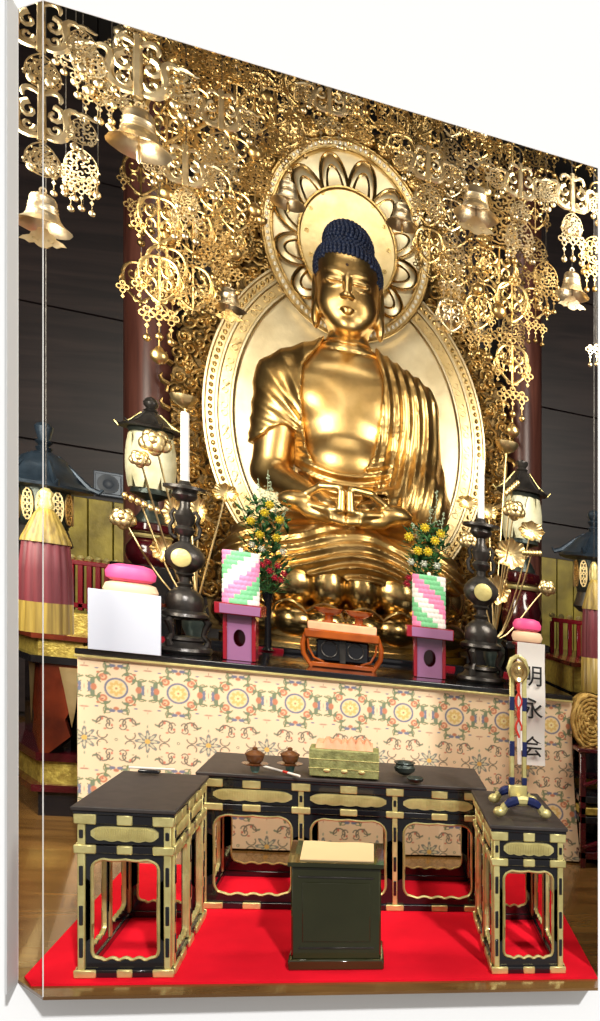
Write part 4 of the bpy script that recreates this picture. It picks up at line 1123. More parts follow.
q = MB(); q.tube([(tx-.004+.010*sin(k*.9), ty-.018, pt-.05-k*.018) for k in range(16)], .0055, 6); q.tube([(tx+.004-.010*sin(k*.9), ty-.022, pt-.05-k*.018) for k in range(14)], .0055, 6); obj('red_cord', q, 'cordred', r)
q = MB(); q.tube([(tx+.01, ty-.02, pt-.06), (tx+.012, ty-.02, pt-.38)], .006, 6); obj('striker_rod', q, 'stick', r)

# ================================================================ LANTERNS, LOTUS SPRAYS, TASSELS
def lotus_lantern(px, Y, k, ys, hw, side):
    """ys: finial top, roof top, roof edge, body bottom, cup bottom, cone bottom, lotus top, lotus bottom, pot bottom"""
    c = P(px, 600, Y); sx, sz = mpp(px, Y); Z = lambda py: P(px, py, Y).z
    r = thing('lotus_lantern', 'dark roofed lantern with cream lotus petals on a maroon pedestal, %s' % side, 'lantern', (c.x, Y, 1.0))
    def lt(nm, prof, m, n=28, **kk): return obj(nm, MB().lathe([(Z(py), q*sx) for py, q in prof], c.x, Y, 0, n, **kk), m, r)
    f0, f1, r1, b1, c1, n1, l0, l1, p1 = ys
    lt('pot', [(p1, hw*.8), (p1-4, hw*1.0), ((p1+l1)/2+4, hw*1.12), ((p1+l1)/2-4, hw*1.08), (l1+3, hw*.85), (l1, hw*.7)], 'maroon')
    lt('gold_ring', [(l1+1, hw*.9), (l1-1, hw*.98), (l1-3, hw*.9)], 'fit')
    lt('lotus_ring', [(l1-2, hw*.7), (l1-6, hw*.98), ((l0+l1)/2, hw*1.02), (l0+2, hw*.96), (l0, hw*.7)], 'maroon', 48, wav=lambda t, i: 1+.05*abs(cos(6*t)))
    lt('cone', [(l0+1, hw*.75), (l0-3, hw*.7), ((l0+n1)/2, hw*.42), (n1, hw*.28)], 'bronzeg')
    lt('cup', [(n1+1, hw*.3), (n1-3, hw*.7), ((n1+c1)/2, hw*.92), (c1, hw*.85)], 'bronzeg')
    lt('lamp_core', [(c1+2, hw*.7), (b1, hw*.86), ((b1+r1)/2, hw*.9), (r1, hw*.8)], 'cream', 32, wav=lambda t, i: 1+.02*abs(cos(16*t)))
    for i in range(10):
        a = 2*PI*(i+.5)/10; q = MB(); V = []; n = 8
        for lay in (0, 1):
            for u in range(7):
                v = u/6; zz_ = Z(c1)*(1-v)+Z(r1+(b1-r1)*.12)*v; wd = math.sin(PI*(.12+.80*v))**.7*.36
                for w in range(n+1):
                    t = -1+2*w/n; rr_ = hw*sx*(.86+.24*math.sin(PI*(.15+.7*v))+.008*cos(t*14))-(.008 if lay else 0)
                    V.append((c.x+rr_*sin(a+t*wd), Y-rr_*cos(a+t*wd), zz_))
        F = [[u*(n+1)+w, u*(n+1)+w+1, (u+1)*(n+1)+w+1, (u+1)*(n+1)+w] for u in range(6) for w in range(n)]; m_ = 7*(n+1)
        F += [[f+m_ for f in g][::-1] for g in F]
        bd = list(range(n+1))+[u*(n+1)+n for u in range(1,7)]+[6*(n+1)+w for w in range(n-1,-1,-1)]+[u*(n+1) for u in range(5,0,-1)]
        for q_ in range(len(bd)): p, w_ = bd[q_], bd[(q_+1)%len(bd)]; F.append([p, p+m_, w_+m_, w_])
        q.add(V, F); obj('lotus_petal', q, 'cream', r, 60)
    lt('neck_band', [(r1+4, hw*.95), (r1+1, hw*1.02), (r1-1, hw*.9)], 'bronzeg')
    hexw = lambda t, i: 1+.12*abs(cos(3*t))
    lt('roof', [(r1, hw*1.25), (r1-2, hw*1.3), ((r1+f1)/2+3, hw*.85), ((r1+f1)/2-3, hw*.62), (f1+2, hw*.42), (f1, hw*.3)], 'bronze', 24, wav=hexw)
    lt('finial', [(f1+1, hw*.2), (f1-2, hw*.34), (f1-4, hw*.2), (f1-7, hw*.32), (f1-10, hw*.34), (f0+2, hw*.22), (f0, hw*.04)], 'bronze')
    for i in range(6):
        a = 2*PI*i/6; q = MB(); R0 = hw*sx
        q.tube([(c.x+R0*.4*cos(a), Y+R0*.4*sin(a), Z(f1+1)), (c.x+R0*.85*cos(a), Y+R0*.85*sin(a), Z((r1+f1)/2+1)), (c.x+R0*1.42*cos(a), Y+R0*1.42*sin(a), Z(r1-1)), (c.x+R0*1.6*cos(a), Y+R0*1.6*sin(a), Z(r1-5))], [.010,.012,.012,.006], 6); obj('roof_rib', q, 'fit' if i in (0, 3) else 'bronze', r)
    return c.x, Y
lotus_lantern(151, 7.15, 1, (397, 413, 431, 480, 490, 500, 523, 538, 566), 23, 'before the left pillar')
lotus_lantern(522, 7.3, 1, (460, 472, 494, 530, 540, 548, 572, 589, 642), 18, 'before the right pillar')
# black lacquer chests under the lanterns
for a_, b_, y_, t_, lab in ((118, 182, 7.15, 566, 'left'), (502, 545, 7.3, 642, 'right')):
    x0, x1 = P(a_, 600, y_).x, P(b_, 600, y_).x; z = P((a_+b_)/2, t_, y_).z
    zz0 = DT[0 if lab == 'left' else 1]+.002
    tag(obj('lantern_plinth', MB().box(x0, x1, y_-.22, y_+.25, zz0, z-.001, .01), 'black'), 'black lacquered plinth under the %s lotus lantern' % lab, 'plinth')

def hex_lantern(px, Y, ys, hw, lab, k=1):
    c = P(px, 600, Y); sx, sz = mpp(px, Y); Z = lambda py: P(px, py, Y).z
    r = thing('bronze_lantern', lab, 'lantern', (c.x, Y, 0))
    f0, f1, r1, b1, s1 = ys
    def lt(nm, prof, m, n=24, **kk): return obj(nm, MB().lathe([(Z(py), q*sx) for py, q in prof], c.x, Y, 0, n, **kk), m, r)
    z_ = DT[0 if px < 300 else 1]+.002; q = MB().lathe([(z_, hw*.7*sx), (z_+.02, hw*.7*sx), (z_+.03, hw*.4*sx), (Z(s1+3), hw*.4*sx), (Z(s1), hw*.8*sx)], c.x, Y, 0, 24); obj('pedestal', q, 'bronze', r)
    lt('tray', [(s1+1, hw*.75), (s1-4, hw*1.0), (b1+2, hw*.8), (b1, hw*.85)], 'bronze')
    lt('lamp_chamber', [(b1, hw*.8), (b1-4, hw*.92), ((b1+r1)/2, hw*.95), (r1, hw*.9)], 'bronzeg')
    for i in range(12):
        a = 2*PI*(i+.5)/12; q = MB()
        q.T = lambda u, d, z, a=a: (c.x+(hw*sx*.96+d)*sin(a)+u*cos(a), Y-(hw*sx*.96+d)*cos(a)+u*sin(a), z)
        zc = (Z(b1)+Z(r1))/2; hh = (Z(r1)-Z(b1))*.4; ww = hw*sx*.2
        for dz in (-.6,-.2,.2,.6):
            for sg in (-1, 1): q.tube([(sg*(ww*.4+ww*.38*cos(t)), 0, zc+hh*dz+hh*.18*sin(t)) for t in [2*PI*j/8 for j in range(8)]], .006, 4, True)
        q.tube([(ww*cos(t), 0, zc+hh*sin(t)) for t in [2*PI*j/14 for j in range(14)]], .007, 4, True)
        obj('pierced_panel', q, 'leaf', r)
    lt('roof', [(r1+2, hw*1.0), (r1, hw*1.6), (r1-3, hw*1.62), (r1-9, hw*1.25), ((r1+f1)/2-3, hw*.95), (f1+6, hw*.72), (f1, hw*.3)], 'greyd2', 30, wav=lambda t, i: 1+.07*abs(cos(3*t)))
    for i in range(6):
        a = 2*PI*i/6; q = MB(); R0 = hw*sx
        q.tube([(c.x+R0*.5*cos(a), Y+R0*.5*sin(a), Z(f1+3)), (c.x+R0*1.0*cos(a), Y+R0*1.0*sin(a), Z((r1+f1)/2-3)), (c.x+R0*1.6*cos(a), Y+R0*1.6*sin(a), Z(r1-6)), (c.x+R0*1.95*cos(a), Y+R0*1.95*sin(a), Z(r1-3)), (c.x+R0*2.1*cos(a), Y+R0*2.1*sin(a), Z(r1-7))], [.012,.014,.018,.018,.006], 6); obj('roof_rib', q, 'greyd2', r)
    lt('finial', [(f1+1, hw*.2), (f1-4, hw*.3), (f1-6, hw*.18), (f1-10, hw*.32), (f1-12, hw*.20), (f0+9, hw*.30), (f0+5, hw*.33), (f0+2, hw*.24), (f0, hw*.04)], 'greyd2')
M['greyd2'] = mat('blue_grey_bronze', lin('#2c3844'), .35, .5, lin('#1c2630'), 10, .1, 30)
hex_lantern(44, 6.4, (422, 452, 488, 526, 548), 29, 'blue-grey roofed lantern with pierced gold panels at the far left, behind the tassel')
hex_lantern(594, 6.6, (510, 533, 560, 592, 612), 20, 'blue-grey roofed lantern at the right edge, behind the tassel')

def tassel(px, Y, ys, hw, lab):
    c = P(px, 600, Y); sx, sz = mpp(px, Y); Z = lambda py: P(px, py, Y).z
    t0, t1, t2, t3, t4 = ys
    r = thing('silk_tassel', lab, 'tassel', (c.x, Y, Z(t0)))
    def lt(nm, prof, m, n=72, **kk): return obj(nm, MB().lathe([(Z(py), q*sx) for py, q in prof], c.x, Y, 0, n, **kk), m, r, 70)
    obj('cord', MB().tube([(c.x, Y, Z(t0)-.01), (c.x, Y, 7.1)], .0025, 6), 'bronze', r)
    lt('knot', [(t1-(t1-t0)*.55, hw*.22), (t1-(t1-t0)*.68, hw*.32), (t1-(t1-t0)*.8, hw*.22), (t1-(t1-t0)*.9, hw*.3), (t0, hw*.12)], 'fit')
    lt('gold_cap', [(t1+3, hw*.93), (t1, hw*.9), (t1-(t1-t0)*.3, hw*.62), (t1-(t1-t0)*.5, hw*.42), (t1-(t1-t0)*.6, hw*.26)], 'tasselgold', 72, wav=lambda t, i: 1+.05*abs(cos(9*t)))
    lt('maroon_skirt', [(t2, hw*1.0), ((t1+t2)/2, hw*.98), (t1+1, hw*.86), (t1-4, hw*.6)], 'tasselred', 96, wav=lambda t, i: 1+.06*abs(cos(8*t))-.02)
    lt('gold_hem', [(t3, hw*1.02), (t2, hw*1.0), (t2-.5, hw*.9)], 'tasselgold', 96, wav=lambda t, i: 1+.06*abs(cos(8*t))-.02)
    lt('fringe_shadow_core', [(t3-3, hw*.8), (t1, hw*.5)], 'tasselgold', 24) if False else None
tassel(46, 5.2, (488, 540, 602, 632, 0), 26, 'large maroon and gold silk tassel at the far left before the dais corner')
tassel(594, 5.6, (562, 607, 658, 692, 0), 12, 'maroon and gold silk tassel at the right edge')

def flower_spray(bx, by_, Y, leaves, blooms, buds, pods, lab, base):
    c = P(bx, by_, Y)
    r = thing('golden_lotus_spray', lab, 'ornament', (c.x, Y, AZ+.002))
    sx, sz = mpp(bx, Y)
    obj('vase', MB().lathe([(AZ+.002,.06),(AZ+.02,.07),(AZ+.05,.05),(AZ+.14,.085),(AZ+.22,.09),(AZ+.27,.055),(AZ+.31,.075),(AZ+.30,.05)], c.x, Y, 0, 24), 'bronzeg', r)
    z0 = AZ+.28; rr = random.Random(bx)
    def stem(px, py, yo):
        e = P(px, py, Y+yo); q = MB(); dx = e.x-c.x
        pts = []
        for k in range(11):
            t = k/10; pts.append((c.x+dx*(t**.6 if abs(dx) > .2 else t), Y+yo*t, z0+(e.z-z0)*t + .05*sin(PI*t)*(1 if e.z < z0+.5 else 0)))
        q.tube(pts, .0065, 5); obj('stem', q, 'leaf', r); return e
    for px, py, w, yo, tilt in leaves:
        e = stem(px, py, yo); q = MB(); n = 40; V = [(e.x, e.y, e.z)]; W_ = w*sx
        for lay, rf in ((1, .5), (2, 1.0)):
            for k in range(n):
                t = 2*PI*k/n; q_ = W_*rf*(1+(.09*cos(8*t) if lay == 2 else 0)); V.append((e.x+q_*cos(t), e.y-(.03 if lay == 2 else 0)*1.0-.012*cos(16*t)*(lay == 2), e.z+q_*sin(t)*tilt))
        F = [[0, 1+k, 1+(k+1)%n] for k in range(n)]+[[1+k, 1+n+k, 1+n+(k+1)%n, 1+(k+1)%n] for k in range(n)]
        m_ = len(V); V2 = [(x, y+.010, z) for x, y, z in V]; F2 = [[i+m_ for i in f][::-1] for f in F]+[[1+n+k, 1+n+k+m_, 1+n+(k+1)%n+m_, 1+n+(k+1)%n] for k in range(n)]
        q.add(V+V2, F+F2)
        obj('lotus_leaf', q, 'leaf', r, 60)
    for px, py, w, yo in blooms:
        e = stem(px, py, yo); W_ = w*sx; q = MB()
        for lay in (0, 1):
            for k in range(5):
                a = 2*PI*(k+.5*lay)/5+.3; R0 = W_*(.34+.26*lay)
                q.ell((e.x+R0*cos(a), e.y-.02+.02*lay, e.z+R0*.75*sin(a)-.1*W_), (W_*.46, W_*.30, W_*.50), 12, 8)
        q.ell((e.x, e.y-.03, e.z), W_*.35, 9, 6); obj('lotus_bloom', q, 'leaf', r, 70)
    for px, py, w, yo in buds:
        e = stem(px, py, yo); W_ = w*sx; q = MB(); q.lathe([(e.z-W_*.8,.005),(e.z-W_*.5,W_*.6),(e.z,W_*1.0),(e.z+W_*.35,W_*1.1),(e.z+W_*.4,W_*.9),(e.z+W_*.1,W_*.5)], e.x, e.y, 0, 28, wav=lambda t, i: 1+.1*abs(cos(4*t))); obj('lotus_bud', q, 'leaf', r)
    for px, py, w, yo, a in pods:
        e = stem(px, py, yo); q = MB()
        for k in range(6): q.ell((e.x-w*sx*(1-2*k/5)*cos(a), e.y, e.z-w*sx*(1-2*k/5)*sin(a)), (.020,.020,.026), 8, 6)
        obj('rolled_leaf', q, 'leaf', r, 70)
flower_spray(196, 620, 6.45, [(174,513,10,-.05,1.6),(198,510,9,-.1,1.7),(163,549,11,-.1,1.2),(226,493,13,-.05,.75),(190,560,10,.05,1.1)], [(123,517,13,-.1),(155,441,15,-.45),(140,458,10,-.45)], [(184,400,12,.0)], [(141,503,16,-.2,-.35)], 'spray of golden lotus leaves and blooms left of the statue, round the left lantern', 0)
flower_spray(494, 640, 6.75, [(511,554,15,-.2,.95),(531,531,12,-.3,.75),(497,590,12,-.1,1.15),(489,512,8,.0,1.0),(468,503,11,.05,.6)], [(547,587,9,-.2),(514,509,11,-.35),(470,540,11,.05)], [(507,446,10,.0)], [(532,553,8,-.3,.1),(512,488,8,-.3,.8)], 'spray of golden lotus leaves and blooms right of the statue, round the right lantern', 0)

# red lacquered railings and small altar tables behind
def railing(px0, px1, py0, py1, Y, lab, n=5):
    a, c = P(px0, py0, Y), P(px1, py1, Y); z0 = P((px0+px1)/2, py1, Y).z; z1 = P((px0+px1)/2, py0, Y).z
    r = thing('red_railing', lab, 'railing', ((a.x+c.x)/2, Y, z0))
    obj('top_rail', MB().box(a.x, c.x, Y-.025, Y+.025, z1-.04, z1, .006), 'red', r); obj('lower_rail', MB().box(a.x, c.x, Y-.02, Y+.02, z0+.02, z0+.06, .006), 'red', r)
    for i in range(n+1):
        x = a.x+(c.x-a.x)*i/n; obj('rail_post', MB().box(x-.018, x+.018, Y-.02, Y+.02, z0, z1-.035, .004), 'red', r)
        obj('post_cap', MB().lathe([(z1, .02), (z1+.02, .03), (z1+.04, .012)], x, Y, 0, 12), 'fit', r)
railing(72, 116, 562, 612, 7.6, 'red lacquered railing on the left wing of the dais')
railing(552, 596, 620, 664, 7.4, 'red lacquered railing on the right wing of the dais')
# straw cushion standing on edge
c = P(592, 722, 5.5); sx, sz = mpp(592, 5.5)
r = thing('straw_drum', 'round pale woven straw disc standing on edge at the right edge, beside the brocade', 'basket', (c.x, 5.55, c.z-.16))
q = MB(); q.T = lambda x, y, z: (c.x+x*.72, 5.55-z, c.z+y)
q.lathe([(-.14,.15),(-.13,.19),(.0,.20),(.03,.19),(.05,.165),(.05,.05),(.045,.01)], 0, 0, 0, 40); obj('drum_body', q, 'straw', r)
for k, R0 in enumerate((.182, .155, .128, .10, .072, .045)):
    q = MB(); q.tube([(c.x+(R0+.004*sin(12*t+k*2))*.72*cos(t), 5.497-.004*cos(9*t), c.z+(R0+.004*sin(12*t+k*2))*sin(t)) for t in [2*PI*j/60 for j in range(60)]], .011, 6, True); obj('straw_coil', q, 'straw', r)
# dark red rack under it
x0, x1 = P(578, 700, 5.55).x, P(578, 700, 5.55).x+.34; zt = c.z-.20
r = thing('red_rack', 'dark red wooden rack with gold band at the lower right edge', 'rack', ((x0+x1)/2, 5.6, 0))
for x in (x0, x1):
    for y in (5.42, 5.75): obj('leg', MB().box(x-.02, x+.02, y-.02, y+.02, 0, zt, .004), 'maroon', r)
for z, m_ in ((.06,'maroon'),(.30,'black'),(.36,'fitpaint'),(.44,'black')): obj('shelf_rail', MB().box(x0-.02, x1+.02, 5.40, 5.77, z, z+.05, .005), m_, r)
obj('top_bar', MB().box(x0-.04, x1+.04, 5.38, 5.78, zt, zt+.03, .006), 'maroon', r)
for z in (.14, .56):
    q = MB(); q.tube([(x0, 5.40, z), (x1, 5.40, z+.12)], .014, 6); obj('brace', q, 'maroon', r)
# ================================================================ HANGING GILT ORNAMENTS
ro = random.Random(21)
def bez(p0, p1, p2, p3, n=9):
    return [((1-t)**3*p0[0]+3*(1-t)**2*t*p1[0]+3*(1-t)*t*t*p2[0]+t**3*p3[0], 0, (1-t)**3*p0[1]+3*(1-t)**2*t*p1[1]+3*(1-t)*t*t*p2[1]+t**3*p3[1]) for t in [i/(n-1) for i in range(n)]]
def spl(cx, cz, r, t0, turns, n=10): return [(cx+r*(1-.8*i/(n-1))*cos(t0+turns*2*PI*i/(n-1)), 0, cz+r*(1-.8*i/(n-1))*sin(t0+turns*2*PI*i/(n-1))) for i in range(n)]
def mir(pts): return [(-x, y, z) for x, y, z in pts]
def me_of(q, name, m):
    o = obj(name, q, m, None, 50); me = o.data; bpy.data.objects.remove(o); return me
def heart(m):                       # oval openwork plate filled with scrolls round an upright bar
    q = MB(); q.T = lambda x, y, z: (x*.80, y, z*1.04); q.tube([(0,0,.0), (0,0,-.29)], .009, 5)
    for f in (lambda p: p, mir):
        q.tube(f(bez((0,-.01),(.10,.0),(.15,-.06),(.13,-.14)) + bez((.13,-.14),(.115,-.21),(.05,-.25),(0,-.27))[1:]), [.010]*4+[.014]*8+[.010]*5, 5, flat=.7)
        q.tube(f(spl(.062,-.085,.045,PI,.9)), [.012-.0007*i for i in range(10)], 5, flat=.7)
        q.tube(f(spl(.058,-.17,.045,-PI*.9,-.95)), [.012-.0007*i for i in range(10)], 5, flat=.7)
        q.tube(f(bez((.125,-.10),(.16,-.11),(.17,-.15),(.15,-.17),5)), [.010,.009,.008,.007,.005], 5)
        q.tube(f(bez((.02,-.27),(.05,-.28),(.06,-.25),(.045,-.24),5)), .006, 4)
    q.ell((0,0,-.01), (.018,.012,.014), 6, 4); q.ell((0,0,-.29), (.014,.012,.018), 6, 4)
    return me_of(q, 'scroll_plate', m)
def lace(m, seed):                  # leaf-shaped lacework plate
    rr = random.Random(seed); q = MB()
    spots = [(0,-.03,.026),(.035,-.065,.028),(0,-.10,.03),(.065,-.11,.026),(.035,-.145,.028),(.085,-.16,.022),(0,-.175,.026),(.055,-.195,.02)]
    for x, z, r in spots:
        for f in ((lambda p: p, mir) if x else (lambda p: p,)):
            a = rr.uniform(0, 2*PI); q.tube(f(spl(x, z, r*1.2, a, rr.choice((-1,1))*1.0, 9)), [.0095-.0005*i for i in range(9)], 4, flat=.8)
    for f in (lambda p: p, mir):
        q.tube(f(bez((0,0),(.07,-.02),(.12,-.09),(.10,-.17),8)), .0055, 4)
        q.tube(f(bez((.10,-.17),(.10,-.20),(.04,-.21),(0,-.22),6)), .0055, 4)
        for t in (.3,.6,.9): q.ell((f([(.09*t+.03,0,-.16*t)])[0][0], 0, -.16*t), .0095, 5, 4)
    return me_of(q, 'lace_plate', m)
def quatre(m):                      # four rings about a small boss
    q = MB()
    for dx, dz in ((.024,0),(-.024,0),(0,.026),(0,-.026)):
        q.tube([(dx+.017*cos(b), 0, -.045+dz+.017*sin(b)) for b in [2*PI*k/7 for k in range(7)]], .0055, 4, True)
    q.ell((0,0,-.045), (.011,.012,.011), 6, 4); q.tube([(0,0,0),(0,0,-.02)], .003, 4)
    q.tube([(0,0,-.088),(0,0,-.105)], .003, 4); q.prism([(0,-.098),(.013,-.113),(0,-.130),(-.013,-.113)], -.003, .003)
    return me_of(q, 'cluster', m)
def bead(m):
    q = MB(); q.tube([(0,0,0),(0,0,-.045)], .0025, 4); q.lathe([(-.085,.004),(-.080,.014),(-.068,.0225),(-.055,.0215),(-.046,.012),(-.040,.009),(-.036,.003)], 0, 0, 0, 10)
    return me_of(q, 'bead', m)
def bellm(m):
    q = MB(); wv = lambda t, i: 1+.045*abs(cos(3*t))*(1 if i in (8,9,10,11) else 0)
    q.lathe([(0,.010),(-.006,.030),(-.016,.046),(-.030,.052),(-.052,.053),(-.056,.057),(-.060,.054),(-.100,.062),(-.125,.075),(-.150,.105),(-.152,.108),(-.146,.100),(-.120,.068),(-.03,.045),(-.012,.02)], 0, 0, 0, 24, wav=wv, caps=False)
    q.tube([(.012*cos(a),0,.012+.014*sin(a)) for a in [2*PI*k/8 for k in range(8)]], .005, 4, True)
    for z in (-.072,-.088): q.tube([(.0565*(1+(-z-.06)*1.8)*cos(a), .0565*(1+(-z-.06)*1.8)*sin(a), z) for a in [2*PI*k/24 for k in range(24)]], .0022, 4, True, up=(0,0,1))
    return me_of(q, 'bell', m)
def tongue(m):
    q = MB(); q.tube([(0,0,-.05),(0,0,-.155)], .004, 4); q.lathe([(-.155,.004),(-.165,.012),(-.18,.012),(-.195,.014),(-.21,.011),(-.225,.012),(-.24,.003)], 0, 0, 0, 8)
    return me_of(q, 'clapper', m)
def fin(m):                         # broad cloud-shaped wind plate below a bell
    q = MB(); h = [(0,0),(.022,-.004),(.030,-.022),(.050,-.030),(.058,-.048),(.088,-.060),(.105,-.078),(.080,-.080),(.060,-.092),(.040,-.084),(.018,-.100),(0,-.104)]
    q.prism(h + [(-x, z) for x, z in h[-2:0:-1]], -.003, .003)
    for s in (-1, 1): q.tube([(s*(.034+.014*cos(a)), -.004, -.062+.009*sin(a)) for a in [2*PI*k/8 for k in range(8)]], .003, 4, True)
    return me_of(q, 'wind_plate', m)
def palm(m):                        # wide bracket of leafy S-scrolls on both sides
    q = MB(); q.tube([(0,0,.02),(0,0,-.26)], [.018,.022,.026,.020][:2], 6)
    for f in (lambda p: p, mir):
        q.tube(f(bez((.0,-.23),(.08,-.26),(.14,-.20),(.11,-.13)) + bez((.11,-.13),(.09,-.08),(.13,-.05),(.17,-.08),6)[1:]), [.011,.015,.018,.021,.023,.024,.024,.023,.022,.021,.019,.017,.015,.010], 6, flat=.7)
        q.tube(f(bez((.01,-.02),(.06,.02),(.10,-.01),(.08,-.05),8)), [.010,.013,.015,.015,.014,.012,.010,.006], 6, flat=.7)
        q.tube(f(spl(.055,-.115,.045,PI*.5,-1.0)), [.018-.0011*i for i in range(10)], 5, flat=.7)
        q.tube(f(spl(.060,-.19,.035,PI,1.0)), [.015-.0009*i for i in range(10)], 5, flat=.7)
        q.tube(f(bez((.16,-.075),(.20,-.06),(.23,-.10),(.25,-.09),6)), [.010,.012,.012,.010,.008,.004], 5)
        q.ell((f([(.175,0,-.095)])[0][0],0,-.095), .012, 6, 4)
    return me_of(q, 'bracket_scroll', m)
KIT = {}
for mn in ('lace', 'lace2', 'pale'):
    KIT[mn] = dict(heart=heart(mn), lace1=lace(mn, 1), lace2=lace(mn, 5), quatre=quatre(mn), bead=bead(mn), fin=fin(mn), palm=palm(mn), tongue=tongue(mn))
KIT['lace']['bell'] = KIT['pale']['bell'] = KIT['lace2']['bell'] = bellm('bell')
NM = dict(heart='scroll_plate', lace1='lace_plate', lace2='lace_plate', quatre='cluster', bead='bead', fin='wind_plate', palm='bracket_scroll', tongue='clapper', bell='bell')
def part(root, kit, kind, x, y, z, s):
    o = bpy.data.objects.new(NM[kind], KIT[kit][kind]); C.objects.link(o); o.parent = root; o.location = (x, y, z); o.scale = (s,)*3; return o
CEIL = 7.09
SLAB = {}
def hang(px, py0, py1, Y, kit, s, label, cat, name, mods=None, group=None, last=None, seed=0):
    """one string of ornaments hanging from the ceiling; its pieces run from picture height py0 to py1"""
    rr = random.Random(seed or ro.randrange(10**6))
    a = P(px, py0, Y); zb = P(px, py1, Y).z
    a.z = min(a.z, 6.98)
    root = thing(name, label, cat, (a.x, Y, a.z), group)
    ztop = 7.10 - a.z
    z = 0.0; end = zb - a.z; i = 0
    seq = mods or []
    placed = False
    while True:
        k = seq[i] if i < len(seq) else (None if mods else rr.choice(['heart', 'heart', 'fan', 'trio', 'trio', 'beads', .06, 'ball']))
        if k is None or (not mods and z < end + .10*s): break
        j = rr.uniform(-.01, .01)*s; y = -rr.uniform(0, .03)
        if k == 'heart': part(root, kit, 'heart', 0, y, z, s); [part(root, kit, 'quatre', sx*.105*s, y-.01, z-.16*s, s*.95) for sx in (-1, 1)]; z -= .30*s
        elif k in ('lace1', 'lace2'): part(root, kit, k, 0, y, z, s); z -= .215*s
        elif k == 'fan':
            part(root, kit, rr.choice(('lace1', 'lace2')), 0, y, z, s)
            for dx, dz, L in ((-.10,-.15,1), (-.055,-.20,1), (.055,-.20,1), (.10,-.15,1)):
                part(root, kit, rr.choice(('bead', 'quatre')), dx*s, y-.012, z+dz*s, s*.95)
                if abs(dx) > .09: part(root, kit, 'bead', dx*s, y-.012, z+(dz-.10)*s, s)
            z -= .225*s
        elif k == 'trio':
            for dx, dz in ((-.065,-.02), (0,0), (.065,-.02)): part(root, kit, 'quatre', dx*s, y, z+dz*s, s*1.05)
            for dx in (-.065, 0, .065): part(root, kit, 'bead', dx*s, y, z-(.13+(.02 if dx else 0))*s, s)
            z -= .17*s
        elif k == 'beads': part(root, kit, 'bead', 0, y, z, s*1.15); z -= .075*s
        elif k == 'ball': part(root, kit, 'bead', 0, y, z, s*2.2); z -= .19*s
        elif k == 'bell': part(root, kit, 'bell', 0, 0, z-.01*s, s*1.18); part(root, kit, 'tongue', 0, 0, z-.02*s, s); z -= .25*s
        elif k == 'bellfin': part(root, kit, 'bell', 0, 0, z-.01*s, s*1.15); part(root, kit, 'fin', 0, 0, z-.185*s, s); z -= .28*s
        elif k == 'fin': part(root, kit, 'fin', 0, y, z, s); z -= .1*s
        elif k == 'palm':
            part(root, kit, 'palm', 0, y, z, s)
            for sx in (-1, 1):
                part(root, kit, 'lace1', sx*.185*s, y-.02, z-.10*s, s*.62); part(root, kit, 'bead', sx*.185*s, y-.02, z-.235*s, s); part(root, kit, 'bead', sx*.15*s, y-.02, z-.20*s, s*.9)
            z -= .27*s
        elif k == 'collar': part(root, kit, 'lace2', 0, -.02, z, s*.7); part(root, kit, 'lace1', 0, .02, z, s*.7); part(root, kit, 'bead', -.04*s, -.03, z-.08*s, s); part(root, kit, 'bead', .04*s, -.03, z-.08*s, s); z -= .14*s
        elif isinstance(k, float): z -= k*s
        i += 1
    q = MB(); q.tube([(a.x, Y, a.z+z+.02*s), (a.x, Y, 7.10)], .003, 4)
    obj('wire', q, 'bronze', root)
    return root
MM = lambda px, Y: mpp(px, Y)[1]
# the bell pendants one can pick out
D_ = 'pendant'
hang(43, 4, 0, 4.25, 'pale', .86, 'front pendant at far left edge: pale scroll brackets, bell and cloud plate', D_, 'bell_pendant', ['palm', 'collar', .04, 'palm', 'collar', .10, 'bellfin'], seed=5)
hang(139, -60, 0, 4.9, 'pale', 1.15, 'large pale bell left of centre near the slanted top edge, its clapper hanging clear', D_, 'bell_pendant', ['palm', 'collar', .06, 'palm', .02, 'bell'], seed=6)
hang(288, 112, 0, 7.1, 'lace', 1.02, 'small bell hanging over the halo, left of the blue hair', D_, 'bell_pendant', ['heart', .07, .10, .06, 'bell'], seed=7)
hang(402, 137, 0, 7.1, 'lace', 1.02, 'small bell hanging over the halo, right of the blue hair', D_, 'bell_pendant', ['heart', .06, .12, .05, 'bell'], seed=8)
hang(476, 62, 0, 5.0, 'pale', 1.05, 'large pale bell right of the statue head with a bright leaf plate below', D_, 'bell_pendant', ['palm', 'collar', .10, 'trio', .02, 'bellfin'], seed=9)
hang(572, 178, 0, 5.0, 'pale', .85, 'pale bell with small leaf plate, rightmost, against the black background', D_, 'bell_pendant', ['palm', 'collar', 'trio', .10, 'bellfin'], seed=10)
hang(448, 255, 0, 6.7, 'lace', .80, 'small bell with fin plate just above the right edge of the big ring', D_, 'bell_pendant', ['heart', 'trio', .02, 'bellfin'], seed=11)
hang(479, 282, 0, 6.9, 'lace2', .75, 'tiny bell beside the larger one on the right of the ring', D_, 'bell_pendant', ['lace1', 'lace2', 'bell'], seed=12)
hang(229, 222, 0, 6.9, 'lace', .95, 'small bell with a bright fin plate left of the statue shoulder', D_, 'bell_pendant', ['heart', .04, 'trio', 'bellfin'], seed=13)
# scroll strings with end balls in front of the pillars
hang(160, 198, 0, 5.6, 'lace', 1.0, 'string of oval scroll plates ending in a gold ball before the left pillar', D_, 'scroll_pendant', ['heart', 'quatre' and .05, 'heart', 'trio', 'ball'], seed=14)
hang(512, 282, 0, 5.7, 'lace', .98, 'string of oval scroll plates ending in a gold ball before the right pillar', D_, 'scroll_pendant', ['heart', .03, .12, 'heart', 'trio', 'ball'], seed=15)
